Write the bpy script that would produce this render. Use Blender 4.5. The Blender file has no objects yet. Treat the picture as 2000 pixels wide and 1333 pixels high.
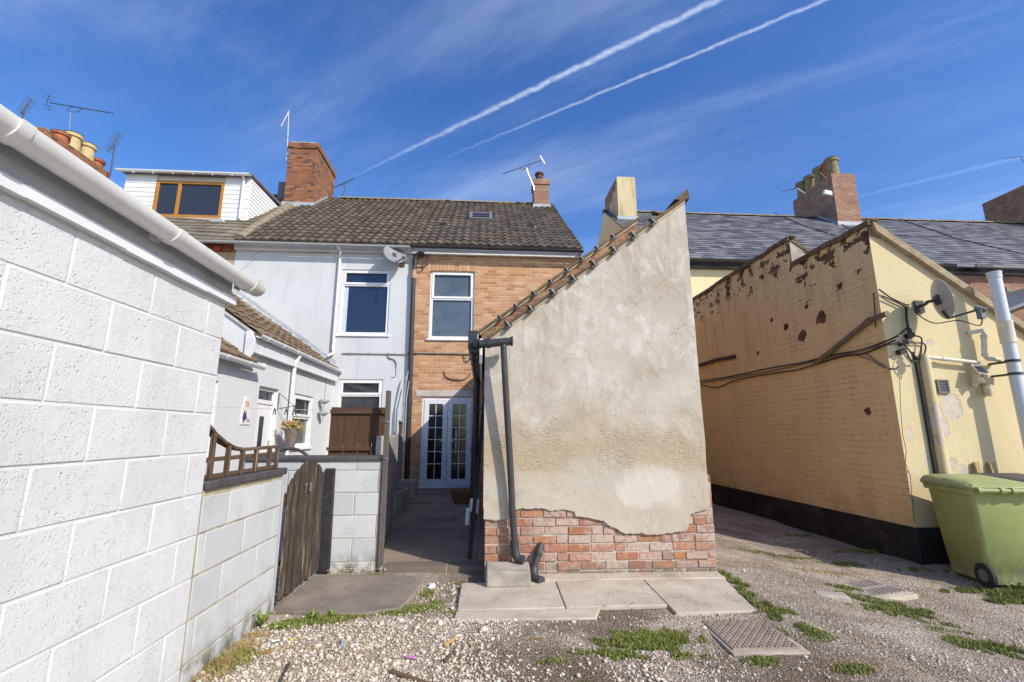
import bpy, bmesh, math, random
import numpy as np
from mathutils import Vector, Matrix
random.seed(7); RNG = np.random.default_rng(11)
S = bpy.context.scene
COL = S.collection
R = math.radians

# ------------------------------------------------------------------ camera
F, PIT, YAW, H = 905.0, R(11.28), R(-3.58), 1.30
cam = bpy.data.cameras.new('camera'); camo = bpy.data.objects.new('camera', cam); COL.objects.link(camo)
cam.sensor_width = 36; cam.lens = F/2000*36; cam.clip_end = 3000; cam.clip_start = 0.05
camo.location = (0, 0, H); camo.rotation_euler = (R(90)+PIT, 0, YAW)
S.camera = camo
CF = Vector((-math.sin(YAW)*math.cos(PIT), math.cos(YAW)*math.cos(PIT), math.sin(PIT)))
CR = Vector((math.cos(YAW), math.sin(YAW), 0)); CU = CR.cross(CF)

def U(px, py, **k):
    """measure the photograph: the point a sight line meets on the plane x=, y= or z="""
    d = CF*F + CR*(px-1000) - CU*(py-666.5); c = Vector((0, 0, H))
    (a, v), = k.items(); i = 'xyz'.index(a)
    return c + d*((v-c[i])/d[i])

# ------------------------------------------------------------------ sun, sky
SUNDIR = Vector((.718, -.696, .72)).normalized()
sun = bpy.data.lights.new('sun', 'SUN'); suno = bpy.data.objects.new('sun', sun); COL.objects.link(suno)
sun.energy = 3.9; sun.angle = R(.53); sun.color = (1, .915, .79)
suno.rotation_euler = SUNDIR.to_track_quat('Z', 'Y').to_euler(); suno.location = (8, -8, 12)
S.view_settings.view_transform = 'Standard'; S.view_settings.look = 'None'
S.view_settings.exposure = 0.26; S.view_settings.gamma = 1
world = bpy.data.worlds.new('World'); S.world = world; world.use_nodes = True

YX, YY, YK = 5.16, 5.53, 1.17     # near corner of the yellow outbuilding

# ------------------------------------------------------------------ node helper
class G:
    def __init__(s, tree): s.t = tree; s.N = tree.nodes; s.L = tree.links
    def set(s, sock, v):
        if v is None: return
        if isinstance(v, bpy.types.NodeSocket): s.L.new(v, sock)
        elif isinstance(v, (tuple, list)) and len(v) == 3 and sock.type == 'RGBA': sock.default_value = (*v, 1)
        else: sock.default_value = v
    def n(s, ty, ins=(), **props):
        nd = s.N.new(ty)
        for k, v in props.items(): setattr(nd, k, v)
        for i, v in enumerate(ins): s.set(nd.inputs[i], v)
        return nd
    def m(s, op, a, b=None, c=None, clamp=False):
        return s.n('ShaderNodeMath', (a, b, c), operation=op, use_clamp=clamp).outputs[0]
    def vm(s, op, a, b=None):
        nd = s.n('ShaderNodeVectorMath', (a, b), operation=op)
        return nd.outputs[1] if op in ('DOT_PRODUCT', 'LENGTH') else nd.outputs[0]
    def sep(s, v): return s.n('ShaderNodeSeparateXYZ', (v,)).outputs[:3]
    def comb(s, x=0., y=0., z=0.): return s.n('ShaderNodeCombineXYZ', (x, y, z)).outputs[0]
    def pos(s): return s.n('ShaderNodeNewGeometry').outputs['Position']
    def tn(s): return s.n('ShaderNodeNewGeometry').outputs['True Normal']
    def isl(s): return s.n('ShaderNodeNewGeometry').outputs['Random Per Island']
    def obj(s): return s.n('ShaderNodeTexCoord').outputs['Object']
    def orand(s): return s.n('ShaderNodeObjectInfo').outputs['Random']
    def noise(s, v, sc, det=4., rough=.55, dist=0., col=False):
        nd = s.n('ShaderNodeTexNoise'); s.set(nd.inputs['Vector'], v)
        for k, x in (('Scale', sc), ('Detail', det), ('Roughness', rough), ('Distortion', dist)): s.set(nd.inputs[k], x)
        return nd.outputs[1 if col else 0]
    def vor(s, v, sc, feat='F1', col=False, rnd=1.):
        nd = s.n('ShaderNodeTexVoronoi', feature=feat); s.set(nd.inputs['Vector'], v); s.set(nd.inputs['Scale'], sc)
        s.set(nd.inputs['Randomness'], rnd)
        return nd.outputs['Color' if col else 'Distance']
    def white(s, v): 
        nd = s.n('ShaderNodeTexWhiteNoise', noise_dimensions='3D'); s.set(nd.inputs['Vector'], v); return nd.outputs[0]
    def ramp(s, f, stops, interp='LINEAR'):
        nd = s.n('ShaderNodeValToRGB', (f,)); cr = nd.color_ramp; cr.interpolation = interp
        while len(cr.elements) < len(stops): cr.elements.new(.5)
        for e, (p, c) in zip(cr.elements, stops):
            e.position = p; e.color = (*c, 1) if len(c) == 3 else c
        return nd.outputs[0]
    def mix(s, f, a, b, blend='MIX'):
        nd = s.n('ShaderNodeMix', data_type='RGBA', blend_type=blend)
        s.set(nd.inputs[0], f); s.set(nd.inputs[6], a); s.set(nd.inputs[7], b); return nd.outputs[2]
    def sm(s, v, a, b, c=0., d=1.):
        return s.n('ShaderNodeMapRange', (v, a, b, c, d), interpolation_type='SMOOTHSTEP').outputs[0]
    def lin(s, v, a, b, c=0., d=1.): return s.n('ShaderNodeMapRange', (v, a, b, c, d)).outputs[0]
    def bump(s, h, dist=.01, strength=1., normal=None):
        nd = s.n('ShaderNodeBump'); s.set(nd.inputs['Strength'], strength); s.set(nd.inputs['Distance'], dist)
        s.set(nd.inputs['Height'], h); s.set(nd.inputs['Normal'], normal); return nd.outputs[0]
    def uvw(s):
        """wall coordinates in metres: along the wall, up"""
        x, y, z = s.sep(s.pos()); nx, ny, nz = s.sep(s.tn())
        a = s.m('GREATER_THAN', s.m('ABSOLUTE', nx), .7)
        u = s.m('ADD', s.m('MULTIPLY', x, s.m('SUBTRACT', 1., a)), s.m('MULTIPLY', y, a))
        return u, z
    def bricks(s, u, v, w=.225, h=.078, mt=.011, wob=.004, vor_=None):
        row = s.m('FLOOR', s.m('DIVIDE', v, h)); fv = s.m('SUBTRACT', v, s.m('MULTIPLY', row, h))
        us = s.m('ADD', u, s.m('MULTIPLY', s.m('FLOORED_MODULO', row, 2.), w*.5))
        us = s.m('ADD', us, s.m('MULTIPLY', s.white(s.comb(row, 3., 1.)), .03))
        cl = s.m('FLOOR', s.m('DIVIDE', us, w)); fu = s.m('SUBTRACT', us, s.m('MULTIPLY', cl, w))
        d = s.m('MINIMUM', s.m('MINIMUM', fu, s.m('SUBTRACT', w, fu)), s.m('MINIMUM', fv, s.m('SUBTRACT', h, fv)))
        nz = s.noise(s.comb(u, v), 30., 3.)
        d = s.m('ADD', d, s.m('MULTIPLY', s.m('SUBTRACT', nz, .5), wob*2))
        face = s.sm(d, mt*.35, mt*.75)
        return face, s.white(s.comb(row, cl, 7.)), s.white(s.comb(cl, row, 2.))

MATS = {}
def mat(name, fn):
    m = bpy.data.materials.new(name); m.use_nodes = True; g = G(m.node_tree)
    b = g.N['Principled BSDF']; g.b = b
    def P(base=None, rough=.8, normal=None, spec=.3, metal=None, **k):
        g.set(b.inputs['Base Color'], base); g.set(b.inputs['Roughness'], rough); g.set(b.inputs['Normal'], normal)
        g.set(b.inputs['Specular IOR Level'], spec); g.set(b.inputs['Metallic'], metal)
        for kk, v in k.items(): g.set(b.inputs[kk.replace('_', ' ')], v)
    g.P = P; fn(g); MATS[name] = m; return m

# sky ------------------------------------------------------------------
g = G(world.node_tree)
sky = g.n('ShaderNodeTexSky', sky_type='NISHITA', sun_disc=False, sun_elevation=R(35.7), sun_rotation=R(134.1),
          air_density=1.0, dust_density=.7, ozone_density=2.2)
d = g.n('ShaderNodeTexCoord').outputs['Generated']
dx, dy, dz = g.sep(d); zz = g.m('MAXIMUM', dz, .04)
px, py = g.m('DIVIDE', dx, zz), g.m('DIVIDE', dy, zz); pv = g.comb(px, py)
def trail(nx, ny, c, tx, ty, fade0, fade1, w0, w1, amp):
    s_ = g.m('ADD', g.m('MULTIPLY', px, tx), g.m('MULTIPLY', py, ty))
    q = g.m('SUBTRACT', g.m('ADD', g.m('MULTIPLY', px, nx), g.m('MULTIPLY', py, ny)), c)
    wob = g.m('MULTIPLY', g.m('SUBTRACT', g.noise(pv, 18., 5., .6), .5), .022)
    q = g.m('ABSOLUTE', g.m('ADD', q, wob))
    w = g.lin(s_, fade0, fade1, w0, w1)
    k = g.m('POWER', g.sm(g.m('DIVIDE', q, w), 1.15, .0), 1.3)
    tex = g.lin(g.noise(pv, 45., 4., .65), .3, .7, .45, 1.)
    return g.m('MULTIPLY', g.m('MULTIPLY', k, tex), g.m('MULTIPLY', g.sm(s_, fade0, fade1), amp))
t1 = trail(.616, .788, 1.0255, .788, -.616, -1.75, -.5, .010, .017, .5)
t2 = trail(.594, .804, 1.1655, .804, -.594, -1.25, -.25, .007, .010, .40)
t3 = trail(.644, .765, 2.359, .765, -.644, -.15, .4, .016, .03, .11)
rot = g.comb(g.m('ADD', g.m('MULTIPLY', px, .6), g.m('MULTIPLY', py, .8)), g.m('MULTIPLY', g.m('ADD', g.m('MULTIPLY', px, .8), g.m('MULTIPLY', py, -.6)), .28))
ci = g.noise(rot, 1.9, 8., .64, .25)
ci2 = g.noise(pv, .9, 3., .5)
cirrus = g.m('MULTIPLY', g.m('MULTIPLY', g.sm(ci, .42, .78), g.sm(ci2, .25, .7)), .24)
veil = g.m('MAXIMUM', g.m('MAXIMUM', t1, t2), g.m('MAXIMUM', t3, cirrus), clamp=True)
hs = g.n('ShaderNodeHueSaturation'); g.set(hs.inputs['Hue'], .513); g.set(hs.inputs['Saturation'], 1.3); g.set(hs.inputs['Value'], 1.14); g.set(hs.inputs['Color'], sky.outputs[0])
veil = g.m('MULTIPLY', veil, g.sm(dz, .02, .16))
skyc = g.mix(veil, hs.outputs[0], (6.6, 7.3, 8.4))
bg = g.N['Background']; g.set(bg.inputs[0], skyc); bg.inputs[1].default_value = .15

# ------------------------------------------------------------------ materials
def m_flat(name, c, rough=.5, spec=.4, metal=None, var=.12, dirt=0., sc=9., bump=.0):
    """one colour with mild wear: mottling, dirt specks, slight unevenness"""
    def f(g):
        p = g.pos(); nz = g.noise(p, sc, 5., .6)
        col = g.mix(g.lin(nz, .3, .7), tuple(x*(1-var) for x in c), tuple(min(1, x*(1+var)) for x in c))
        if dirt: col = g.mix(g.m('MULTIPLY', g.sm(g.noise(p, sc*.45, 6., .7), .5, .75), dirt), col, (.12, .1, .075))
        g.P(col, g.lin(g.noise(p, sc*2, 3.), .3, .7, rough-.08, rough+.08), g.bump(g.noise(p, 60., 3.), .002, bump) if bump else None, spec, metal)
    return mat(name, f)

def f_blockpaint(g):
    p = g.pos(); x, y, z = g.sep(p)
    cl = g.sm(g.noise(p, 4., 4., .6), .44, .72)
    wp = g.vm('ADD', p, g.vm('MULTIPLY', g.noise(p, 45., 2., .5, col=True), (.018, .018, .018)))
    v1 = g.vor(wp, 38.); v2 = g.vor(wp, 85.)
    deep = g.m('MULTIPLY', g.sm(v1, .30, .08), g.m('MULTIPLY', cl, g.sm(g.noise(p, 26., 2.), .44, .58)))
    pits2 = g.m('MULTIPLY', g.sm(v2, .34, .12), g.sm(g.noise(p, 17., 3.), .40, .56))
    fine = g.noise(p, 95., 5., .7); med = g.noise(p, 26., 4., .6)
    h = g.m('ADD', g.m('ADD', g.m('MULTIPLY', deep, -1.5), g.m('MULTIPLY', pits2, -.6)), g.m('ADD', g.m('MULTIPLY', fine, .45), g.m('MULTIPLY', med, .8)))
    base = g.mix(g.lin(g.noise(p, 3., 4.), .3, .7), (.57, .585, .595), (.635, .648, .655))
    base = g.mix(g.m('MULTIPLY', g.sm(g.noise(g.comb(g.m('MULTIPLY', y, 3.), x, g.m('MULTIPLY', z, .5)), 2.2, 6., .7), .48, .76), .4), base, (.47, .47, .45))
    base = g.mix(g.m('MULTIPLY', g.sm(g.m('ADD', z, g.m('MULTIPLY', g.noise(p, 4., 5., .7), .5)), .55, .2), .35), base, (.34, .34, .27))
    base = g.mix(g.m('MULTIPLY', g.sm(g.noise(p, 1.3, 5., .7), .5, .7), .25), base, (.70, .70, .69))
    # chipped paint with rusty dirt, low on the wall
    chip = g.m('MULTIPLY', g.sm(g.vor(p, 3.3), .085, .05), g.sm(z, .95, .5))
    base = g.mix(chip, base, (.33, .2, .09))
    base = g.mix(g.m('MULTIPLY', g.m('MULTIPLY', deep, .55), g.sm(g.noise(p, 20., 2.), .4, .6)), base, (.45, .445, .43))  # pit hollows tinted darker, their small shadows put into the colour
    g.P(base, .66, g.bump(h, .0034, 1.), .2)
M_BLOCKPAINT = mat('painted_block', f_blockpaint)

def m_block(name, c1, c2, stain):
    def f(g):
        p = g.pos(); r = g.isl(); x, y, z = g.sep(p)
        c = g.mix(r, c1, c2)
        c = g.mix(g.m('MULTIPLY', g.sm(g.noise(p, 3.5, 6., .65), .45, .75), .4), c, stain)
        c = g.mix(g.m('MULTIPLY', g.sm(z, .22, .0), g.sm(g.noise(p, 9., 4.), .35, .65)), c, (.16, .15, .1))
        h = g.m('ADD', g.m('MULTIPLY', g.noise(p, 70., 4., .7), .5), g.m('MULTIPLY', g.m('SUBTRACT', 0., g.sm(g.vor(p, 60.), .2, .05)), .5))
        g.P(c, .85, g.bump(h, .005, .7), .15)
    return mat(name, f)
M_BLOCKGREY = m_block('grey_block', (.46, .485, .49), (.56, .58, .585), (.34, .335, .30))
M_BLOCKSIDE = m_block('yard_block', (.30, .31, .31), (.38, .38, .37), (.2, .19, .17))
M_MORTAR = m_flat('sandy_mortar', (.42, .36, .26), .95, .1, var=.25, dirt=.5, sc=14., bump=.8)
M_MORTARLIGHT = m_flat('pale_mortar', (.48, .45, .40), .95, .1, var=.25, dirt=.35, sc=14., bump=.8)
M_MORTARWHITE = m_flat('white_mortar', (.615, .628, .635), .8, .2, var=.06, dirt=.10, sc=20., bump=.8)

def m_brick(name, tones, mortar, w=.225, h=.078, dirt=.25, dirtc=(.09, .07, .055), bs=.8, bloom=0., mt=.011):
    def f(g):
        u, v = g.uvw(); p = g.pos()
        face, r1, r2 = g.bricks(u, v, w, h, mt)
        n_ = len(tones)
        c = g.ramp(r1, [((i+.5)/n_, t) for i, t in enumerate(tones)])
        c = g.mix(g.m('MULTIPLY', g.lin(g.noise(p, 28., 5., .7), .3, .7), .55), c, g.mix(.5, c, tones[len(tones)//2]))
        c = g.mix(g.m('MULTIPLY', g.sm(g.noise(p, 55., 4., .7), .52, .72), .4), c, tuple(x*.55 for x in tones[0]))
        if bloom: c = g.mix(g.m('MULTIPLY', g.sm(g.noise(p, 2.6, 6., .7), .48, .7), bloom), c, (.55, .46, .38))
        mo = g.mix(g.lin(g.noise(p, 40., 4.), .3, .7), tuple(x*.75 for x in mortar), mortar)
        c = g.mix(face, mo, c)
        c = g.mix(g.m('MULTIPLY', g.sm(g.noise(p, 1.7, 6., .7), .48, .76), dirt), c, dirtc)
        hh = g.m('ADD', g.m('MULTIPLY', face, g.m('ADD', .75, g.m('MULTIPLY', r2, .35))), g.m('MULTIPLY', g.noise(p, 60., 5., .7), .35))
        g.P(c, .88, g.bump(hh, .009, bs), .15)
    return mat(name, f)
M_BRICKORANGE = m_brick('orange_brick', [(.40, .185, .085), (.60, .33, .175), (.48, .235, .11), (.67, .42, .25), (.54, .285, .14)], (.62, .51, .38), mt=.012, bloom=.42, dirt=.34, dirtc=(.24, .15, .09))
M_BRICKSTACK = m_brick('chimney_brick', [(.27, .10, .045), (.40, .165, .07), (.20, .072, .038), (.34, .13, .055), (.09, .055, .042)], (.36, .28, .2), dirt=.7, dirtc=(.07, .05, .04))
M_BRICKPINK = m_brick('pink_brick', [(.30, .165, .11), (.38, .225, .155), (.25, .125, .085), (.43, .28, .205), (.34, .19, .125)], (.36, .28, .22), dirt=.12)
M_BRICKBROWN = m_brick('brown_brick', [(.27, .14, .075), (.38, .2, .105), (.22, .11, .065), (.44, .25, .14)], (.42, .34, .25), dirt=.35)

def f_basebrick(g):
    p = g.pos(); r = g.isl()
    c = g.ramp(r, [(0, (.34, .135, .08)), (.18, (.46, .22, .13)), (.36, (.41, .19, .13)), (.5, (.30, .13, .09)), (.66, (.50, .21, .09)), (.8, (.43, .25, .17)), (1, (.28, .2, .16))])
    x, y, z = g.sep(p)
    lime = g.sm(g.m('ADD', g.noise(p, 4.2, 6., .72), g.m('MULTIPLY', g.m('SUBTRACT', g.white(g.comb(r, r, r)), .5), .36)), .38, .60)
    lime = g.m('MULTIPLY', lime, g.sm(x, .25, .7, .35, 1.))
    c = g.mix(g.m('MULTIPLY', lime, .8), c, (.55, .46, .39))
    c = g.mix(g.m('MULTIPLY', g.sm(g.noise(p, 26., 6., .75), .46, .66), .65), c, (.24, .12, .08))
    c = g.mix(g.m('MULTIPLY', g.sm(g.noise(p, 9., 6., .75), .55, .70), .7), c, (.50, .43, .35))
    c = g.mix(g.m('MULTIPLY', g.sm(z, .16, .02), g.sm(g.noise(p, 12., 4.), .3, .6)), c, (.2, .18, .14))
    h = g.m('ADD', g.noise(p, 45., 6., .75), g.m('MULTIPLY', g.noise(p, 12., 3.), .8))
    g.P(c, .9, g.bump(h, .011, .9), .12)
M_BASEBRICK = mat('old_base_brick', f_basebrick)

def f_gable(g):
    p = g.pos(); x, y, z = g.sep(p); q = g.comb(x, z)
    big = g.noise(q, 1.25, 6., .6, .4)
    c = g.mix(g.lin(big, .34, .66), (.43, .385, .315), (.535, .495, .43))
    # pale trowel sweeps
    sw = g.noise(g.comb(g.m('MULTIPLY', x, 1.6), g.m('MULTIPLY', z, 1.0)), 2.2, 6., .65, 1.6)
    c = g.mix(g.m('MULTIPLY', g.sm(sw, .48, .68), .6), c, (.645, .62, .575))
    # damp band low on the wall
    band = g.m('MULTIPLY', g.sm(g.m('ADD', z, g.m('MULTIPLY', g.m('SUBTRACT', g.noise(q, 2.2, 5., .65), .5), 1.1)), 1.60, 1.15), .86)
    band = g.m('MULTIPLY', band, g.sm(z, .75, 1.0, .25, 1.))
    c = g.mix(band, c, (.43, .35, .235))
    c = g.mix(g.m('MULTIPLY', g.sm(g.m('ADD', z, g.m('MULTIPLY', g.noise(q, 3., 3.), .2)), 1.12, .95), .55), c, (.50, .455, .37))
    st = g.m('MULTIPLY', g.sm(g.noise(g.comb(x, z, 3.), 2.9, 6., .72), .48, .70), .6)
    c = g.mix(st, c, (.36, .31, .235))
    # streaks below the verge, towards the right-hand edge
    sk = g.noise(g.comb(g.m('MULTIPLY', x, 9.), g.m('MULTIPLY', z, .9)), 1., 5., .65)
    up = g.sm(g.m('SUBTRACT', z, g.m('MULTIPLY', x, .74)), .9, 2.1)
    c = g.mix(g.m('MULTIPLY', g.m('MULTIPLY', g.sm(sk, .46, .68), up), .7), c, (.36, .305, .24))
    c = g.mix(g.m('MULTIPLY', g.sm(g.noise(q, 11., 6., .75), .56, .72), .3), c, (.30, .25, .19))
    # hairline cracks
    cr = g.vor(g.vm('ADD', q, g.noise(q, 3., 4., col=True)), 1.6, 'DISTANCE_TO_EDGE')
    c = g.mix(g.m('MULTIPLY', g.m('MULTIPLY', g.sm(cr, .012, .002), g.sm(g.noise(q, 1.7, 2.), .5, .62)), .6), c, (.22, .18, .13))
    # cement repair patches near the foot
    for cx, cz, rx, rz, cc in ((1.62, .80, .36, .22, (.64, .60, .54)), (1.10, .93, .34, .2, (.47, .44, .38))):
        dd = g.vm('LENGTH', g.comb(g.m('DIVIDE', g.m('SUBTRACT', x, cx), rx), g.m('DIVIDE', g.m('SUBTRACT', z, cz), rz)))
        dd = g.m('ADD', dd, g.m('MULTIPLY', g.m('SUBTRACT', g.noise(q, 5., 4.), .5), .9))
        c = g.mix(g.m('MULTIPLY', g.sm(dd, 1.15, .6), .6), c, cc)
    # horizontal ripple cracks where the coat has slumped
    wv = g.n('ShaderNodeTexWave', wave_type='BANDS', bands_direction='Z')
    g.set(wv.inputs['Vector'], g.comb(g.m('MULTIPLY', x, .4), 0., z)); g.set(wv.inputs['Scale'], 7.); g.set(wv.inputs['Distortion'], 16.); g.set(wv.inputs['Detail'], 5.); g.set(wv.inputs['Detail Scale'], 3.)
    rz_ = g.m('MULTIPLY', g.m('MULTIPLY', g.sm(z, 1.5, 1.25), g.sm(z, .92, 1.02)), g.sm(g.noise(q, 2.4, 3.), .38, .6))
    rip = g.m('MULTIPLY', g.m('MULTIPLY', g.sm(wv.outputs[1], .55, .95), rz_), .7)
    h = g.m('ADD', g.m('ADD', g.m('MULTIPLY', g.noise(q, 42., 6., .7), .35), g.m('MULTIPLY', sw, 1.4)), g.m('ADD', rip, g.m('MULTIPLY', g.noise(q, 4., 4.), 1.2)))
    g.P(c, .92, g.bump(h, .011, .7), .1)
M_GABLE = mat('old_cement_render', f_gable)

def m_render(name, c1, c2, stain, st=.3, bumpd=.006, sc=26.):
    def f(g):
        p = g.pos(); x, y, z = g.sep(p)
        c = g.mix(g.lin(g.noise(p, 1.1, 5.), .3, .7), c1, c2)
        sk = g.noise(g.comb(g.m('MULTIPLY', x, 5.), g.m('MULTIPLY', y, 5.), g.m('MULTIPLY', z, .6)), 1., 6., .68)
        c = g.mix(g.m('MULTIPLY', g.sm(sk, .5, .74), st), c, stain)
        h = g.m('ADD', g.noise(p, sc, 6., .72), g.m('MULTIPLY', g.noise(p, 5., 3.), .8))
        g.P(c, .85, g.bump(h, bumpd, .8), .15)
    return mat(name, f)
M_WHITERENDER = m_render('pale_render', (.55, .585, .605), (.60, .63, .65), (.42, .45, .455), .4)
M_ANNEXRENDER = m_render('white_render', (.62, .645, .66), (.67, .685, .695), (.48, .50, .50), .3)
M_PEBBLE = m_render('pebbledash', (.40, .32, .20), (.52, .42, .28), (.28, .22, .15), .4, .02, 60.)
M_CREAMWALL = m_render('cream_brickwork', (.76, .66, .40), (.80, .70, .44), (.55, .47, .3), .3)

def f_yelside(g):
    u, v = g.uvw(); p = g.pos(); x, y, z = g.sep(p)
    face, r1, r2 = g.bricks(u, v, .23, .08, .012, .006)
    c = g.mix(g.lin(g.noise(p, .9, 5.), .3, .7), (.79, .60, .29), (.84, .66, .345))  # same paint as the front, lightened and warmed to offset this wall's shade
    c = g.mix(g.m('MULTIPLY', r1, .12), c, (.6, .38, .14))
    mor = g.m('SUBTRACT', 1., face)
    c = g.mix(g.m('MULTIPLY', mor, g.m('MULTIPLY', g.sm(g.noise(g.comb(y, z), 2.3, 5., .7), .44, .70), .5)), c, (.26, .17, .085))
    # run-off streaks, heavier towards the capping
    sk = g.noise(g.comb(0., g.m('MULTIPLY', y, 3.2), g.m('MULTIPLY', z, .5)), 1.6, 6., .7)
    top = g.sm(z, 2.0, 4.2, .25, .95)
    c = g.mix(g.m('MULTIPLY', g.m('MULTIPLY', g.sm(sk, .46, .72), top), .55), c, (.25, .155, .065))
    # flaked paint: bare dark brick, clustered high up
    dens = g.sm(g.m('SUBTRACT', z, g.m('MULTIPLY', g.sm(y, 7.0, 7.2), .46)), 2.4, 4.05, .19, -.075)
    fl = g.noise(g.comb(0., g.m('MULTIPLY', y, .75), z), 5.2, 7., .66)
    flake = g.sm(fl, g.m('ADD', .595, dens), g.m('ADD', .61, dens))
    for px_, py_, r_ in ((1567, 655, .13), (1604, 622, .14), (1535, 637, .08), (1507, 626, .05), (1695, 804, .07), (1575, 600, .06), (1480, 690, .05), (1640, 560, .07)):
        w_ = U(px_, py_, x=YX); dd = g.vm('LENGTH', g.comb(g.m('SUBTRACT', y, w_.y), g.m('SUBTRACT', z, w_.z)))
        k_ = g.m('ADD', g.m('DIVIDE', dd, r_), g.m('MULTIPLY', g.m('SUBTRACT', g.noise(g.comb(0., y, z), 8., 5., .65), .5), 2.2))
        flake = g.m('MAXIMUM', flake, g.sm(k_, .75, .68))
    bare = g.ramp(r2, [(0, (.075, .045, .026)), (.5, (.13, .068, .036)), (.85, (.17, .09, .05)), (1, (.34, .29, .24))])
    c = g.mix(flake, c, bare)
    grime = g.m('MULTIPLY', g.sm(z, .75, .2), g.sm(g.noise(p, 4., 5.), .3, .7))
    c = g.mix(g.m('MULTIPLY', grime, .4), c, (.3, .2, .1))
    h = g.m('ADD', g.m('ADD', g.m('MULTIPLY', face, .28), g.m('MULTIPLY', g.noise(p, 40., 5., .7), .4)), g.m('MULTIPLY', flake, -.7))
    g.P(c, .72, g.bump(h, .012, .9), .2)
M_YELSIDE = mat('shade_lifted_yellow_brick', f_yelside)

def f_yelfront(g):
    p = g.pos(); x, y, z = g.sep(p); q = g.comb(x, z)
    c = g.mix(g.lin(g.noise(p, 1.4, 5.), .3, .7), (.58, .49, .285), (.65, .555, .34))
    sk = g.noise(g.comb(g.m('MULTIPLY', x, 5.), 0., g.m('MULTIPLY', z, .8)), 1.2, 6., .68)
    c = g.mix(g.m('MULTIPLY', g.sm(sk, .5, .74), .35), c, (.55, .43, .22))
    blob = None
    # where the paint has come away
    spots = [(YX+.50, 1.42, .17, .34), (YX+.74, 1.62, .16, .2), (YX+.62, .93, .07, .1), (YX+.73, .86, .05, .08), (YX+.86, .72, .14, .1), (YX+.55, .6, .1, .07), (YX+.22, 2.3, .05, .09), (YX+.3, 1.0, .05, .12), (YX+.6, 2.45, .06, .05), (YX+.12, 1.3, .05, .1), (YX+.4, .75, .08, .06)]
    for cx, cz, rx, rz in spots:
        dd = g.vm('LENGTH', g.comb(g.m('DIVIDE', g.m('SUBTRACT', x, cx), rx), g.m('DIVIDE', g.m('SUBTRACT', z, cz), rz)))
        k = g.m('ADD', dd, g.m('MULTIPLY', g.m('SUBTRACT', g.noise(q, 7., 5., .65), .5), 1.5))
        blob = k if blob is None else g.m('MINIMUM', blob, k)
    fl = g.sm(blob, .82, .78)
    c = g.mix(fl, c, g.mix(g.lin(g.noise(q, 12., 4.), .3, .7), (.50, .43, .35), (.60, .54, .46)))
    edge = g.m('MULTIPLY', g.sm(g.noise(q, 9., 6., .7), .62, .66), g.sm(g.m('SUBTRACT', x, YX), .1, .02))
    c = g.mix(edge, c, (.2, .1, .06))
    h = g.m('ADD', g.m('ADD', g.m('MULTIPLY', g.noise(p, 28., 6., .7), .7), g.m('MULTIPLY', g.noise(p, 6., 3.), .6)), g.m('MULTIPLY', fl, -1.2))
    g.P(c, .75, g.bump(h, .009, .9), .2)
M_YELFRONT = mat('yellow_painted_render', f_yelfront)
M_PLINTH = m_flat('black_bitumen', (.022, .021, .022), .75, .3, var=.3, dirt=.5, sc=5., bump=.9)
M_CAP = m_flat('weathered_capping', (.16, .12, .075), .9, .15, var=.4, dirt=.5, sc=7., bump=.9)
M_CAPSTONE = m_flat('sandstone_capping', (.36, .29, .19), .9, .15, var=.3, dirt=.35, sc=7., bump=.9)

def m_tiles(name, c1, c2, lichen=.8, zl=9.2):
    def f(g):
        uv = g.n('ShaderNodeUVMap').outputs[0]; p = g.pos(); x, y, z = g.sep(p)
        uu, vv, _ = g.sep(uv); r = g.white(g.comb(g.m('FLOOR', uu), g.m('FLOOR', vv), 1.))
        c = g.mix(r, c1, c2)
        c = g.mix(g.m('MULTIPLY', g.sm(g.noise(p, 2., 6., .7), .45, .72), .5), c, tuple(a*.6 for a in c1))
        c = g.mix(g.m('MULTIPLY', g.sm(g.noise(p, 22., 4., .7), .52, .7), .35), c, (.22, .2, .16))
        if lichen:
            li = g.m('MULTIPLY', g.sm(g.noise(p, 7., 5., .7), .5, .6), g.sm(z, zl, zl+.7))
            li = g.m('MULTIPLY', li, g.m('ADD', g.sm(x, -.3, 1.4), g.sm(x, -4.9, -6.0), clamp=True))
            c = g.mix(g.m('MULTIPLY', li, lichen), c, (.30, .235, .035))
        g.P(c, .88, g.bump(g.noise(p, 50., 4., .7), .005, .7), .15)
    return mat(name, f)
M_TILE = m_tiles('concrete_tile', (.082, .066, .05), (.15, .125, .096))
M_TILEGREY = m_tiles('flat_grey_tile', (.16, .14, .105), (.25, .22, .17), .8, 7.9)
M_TILEBROWN = m_tiles('brown_tile', (.15, .105, .065), (.24, .175, .11), 0)
M_RIDGE = m_flat('ridge_tile', (.26, .215, .155), .9, .15, var=.3, dirt=.4, sc=8., bump=.9)
def f_slate(g):
    p = g.pos(); r = g.isl(); x, y, z = g.sep(p)
    c = g.ramp(r, [(0, (.075, .079, .09)), (.5, (.135, .139, .152)), (1, (.22, .222, .232))])
    c = g.mix(g.m('MULTIPLY', g.sm(g.noise(g.comb(g.m('MULTIPLY', x, .8), y, 0.), 1.8, 6., .7), .48, .75), .45), c, (.23, .225, .22))
    c = g.mix(g.m('MULTIPLY', g.sm(g.noise(p, 3.2, 5., .7), .6, .75), .4), c, (.16, .14, .07))
    g.P(c, g.lin(r, 0., 1., .5, .7), g.bump(g.noise(p, 30., 4., .7), .004, .7), .4)
M_SLATE = mat('blue_slate', f_slate)

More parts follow.
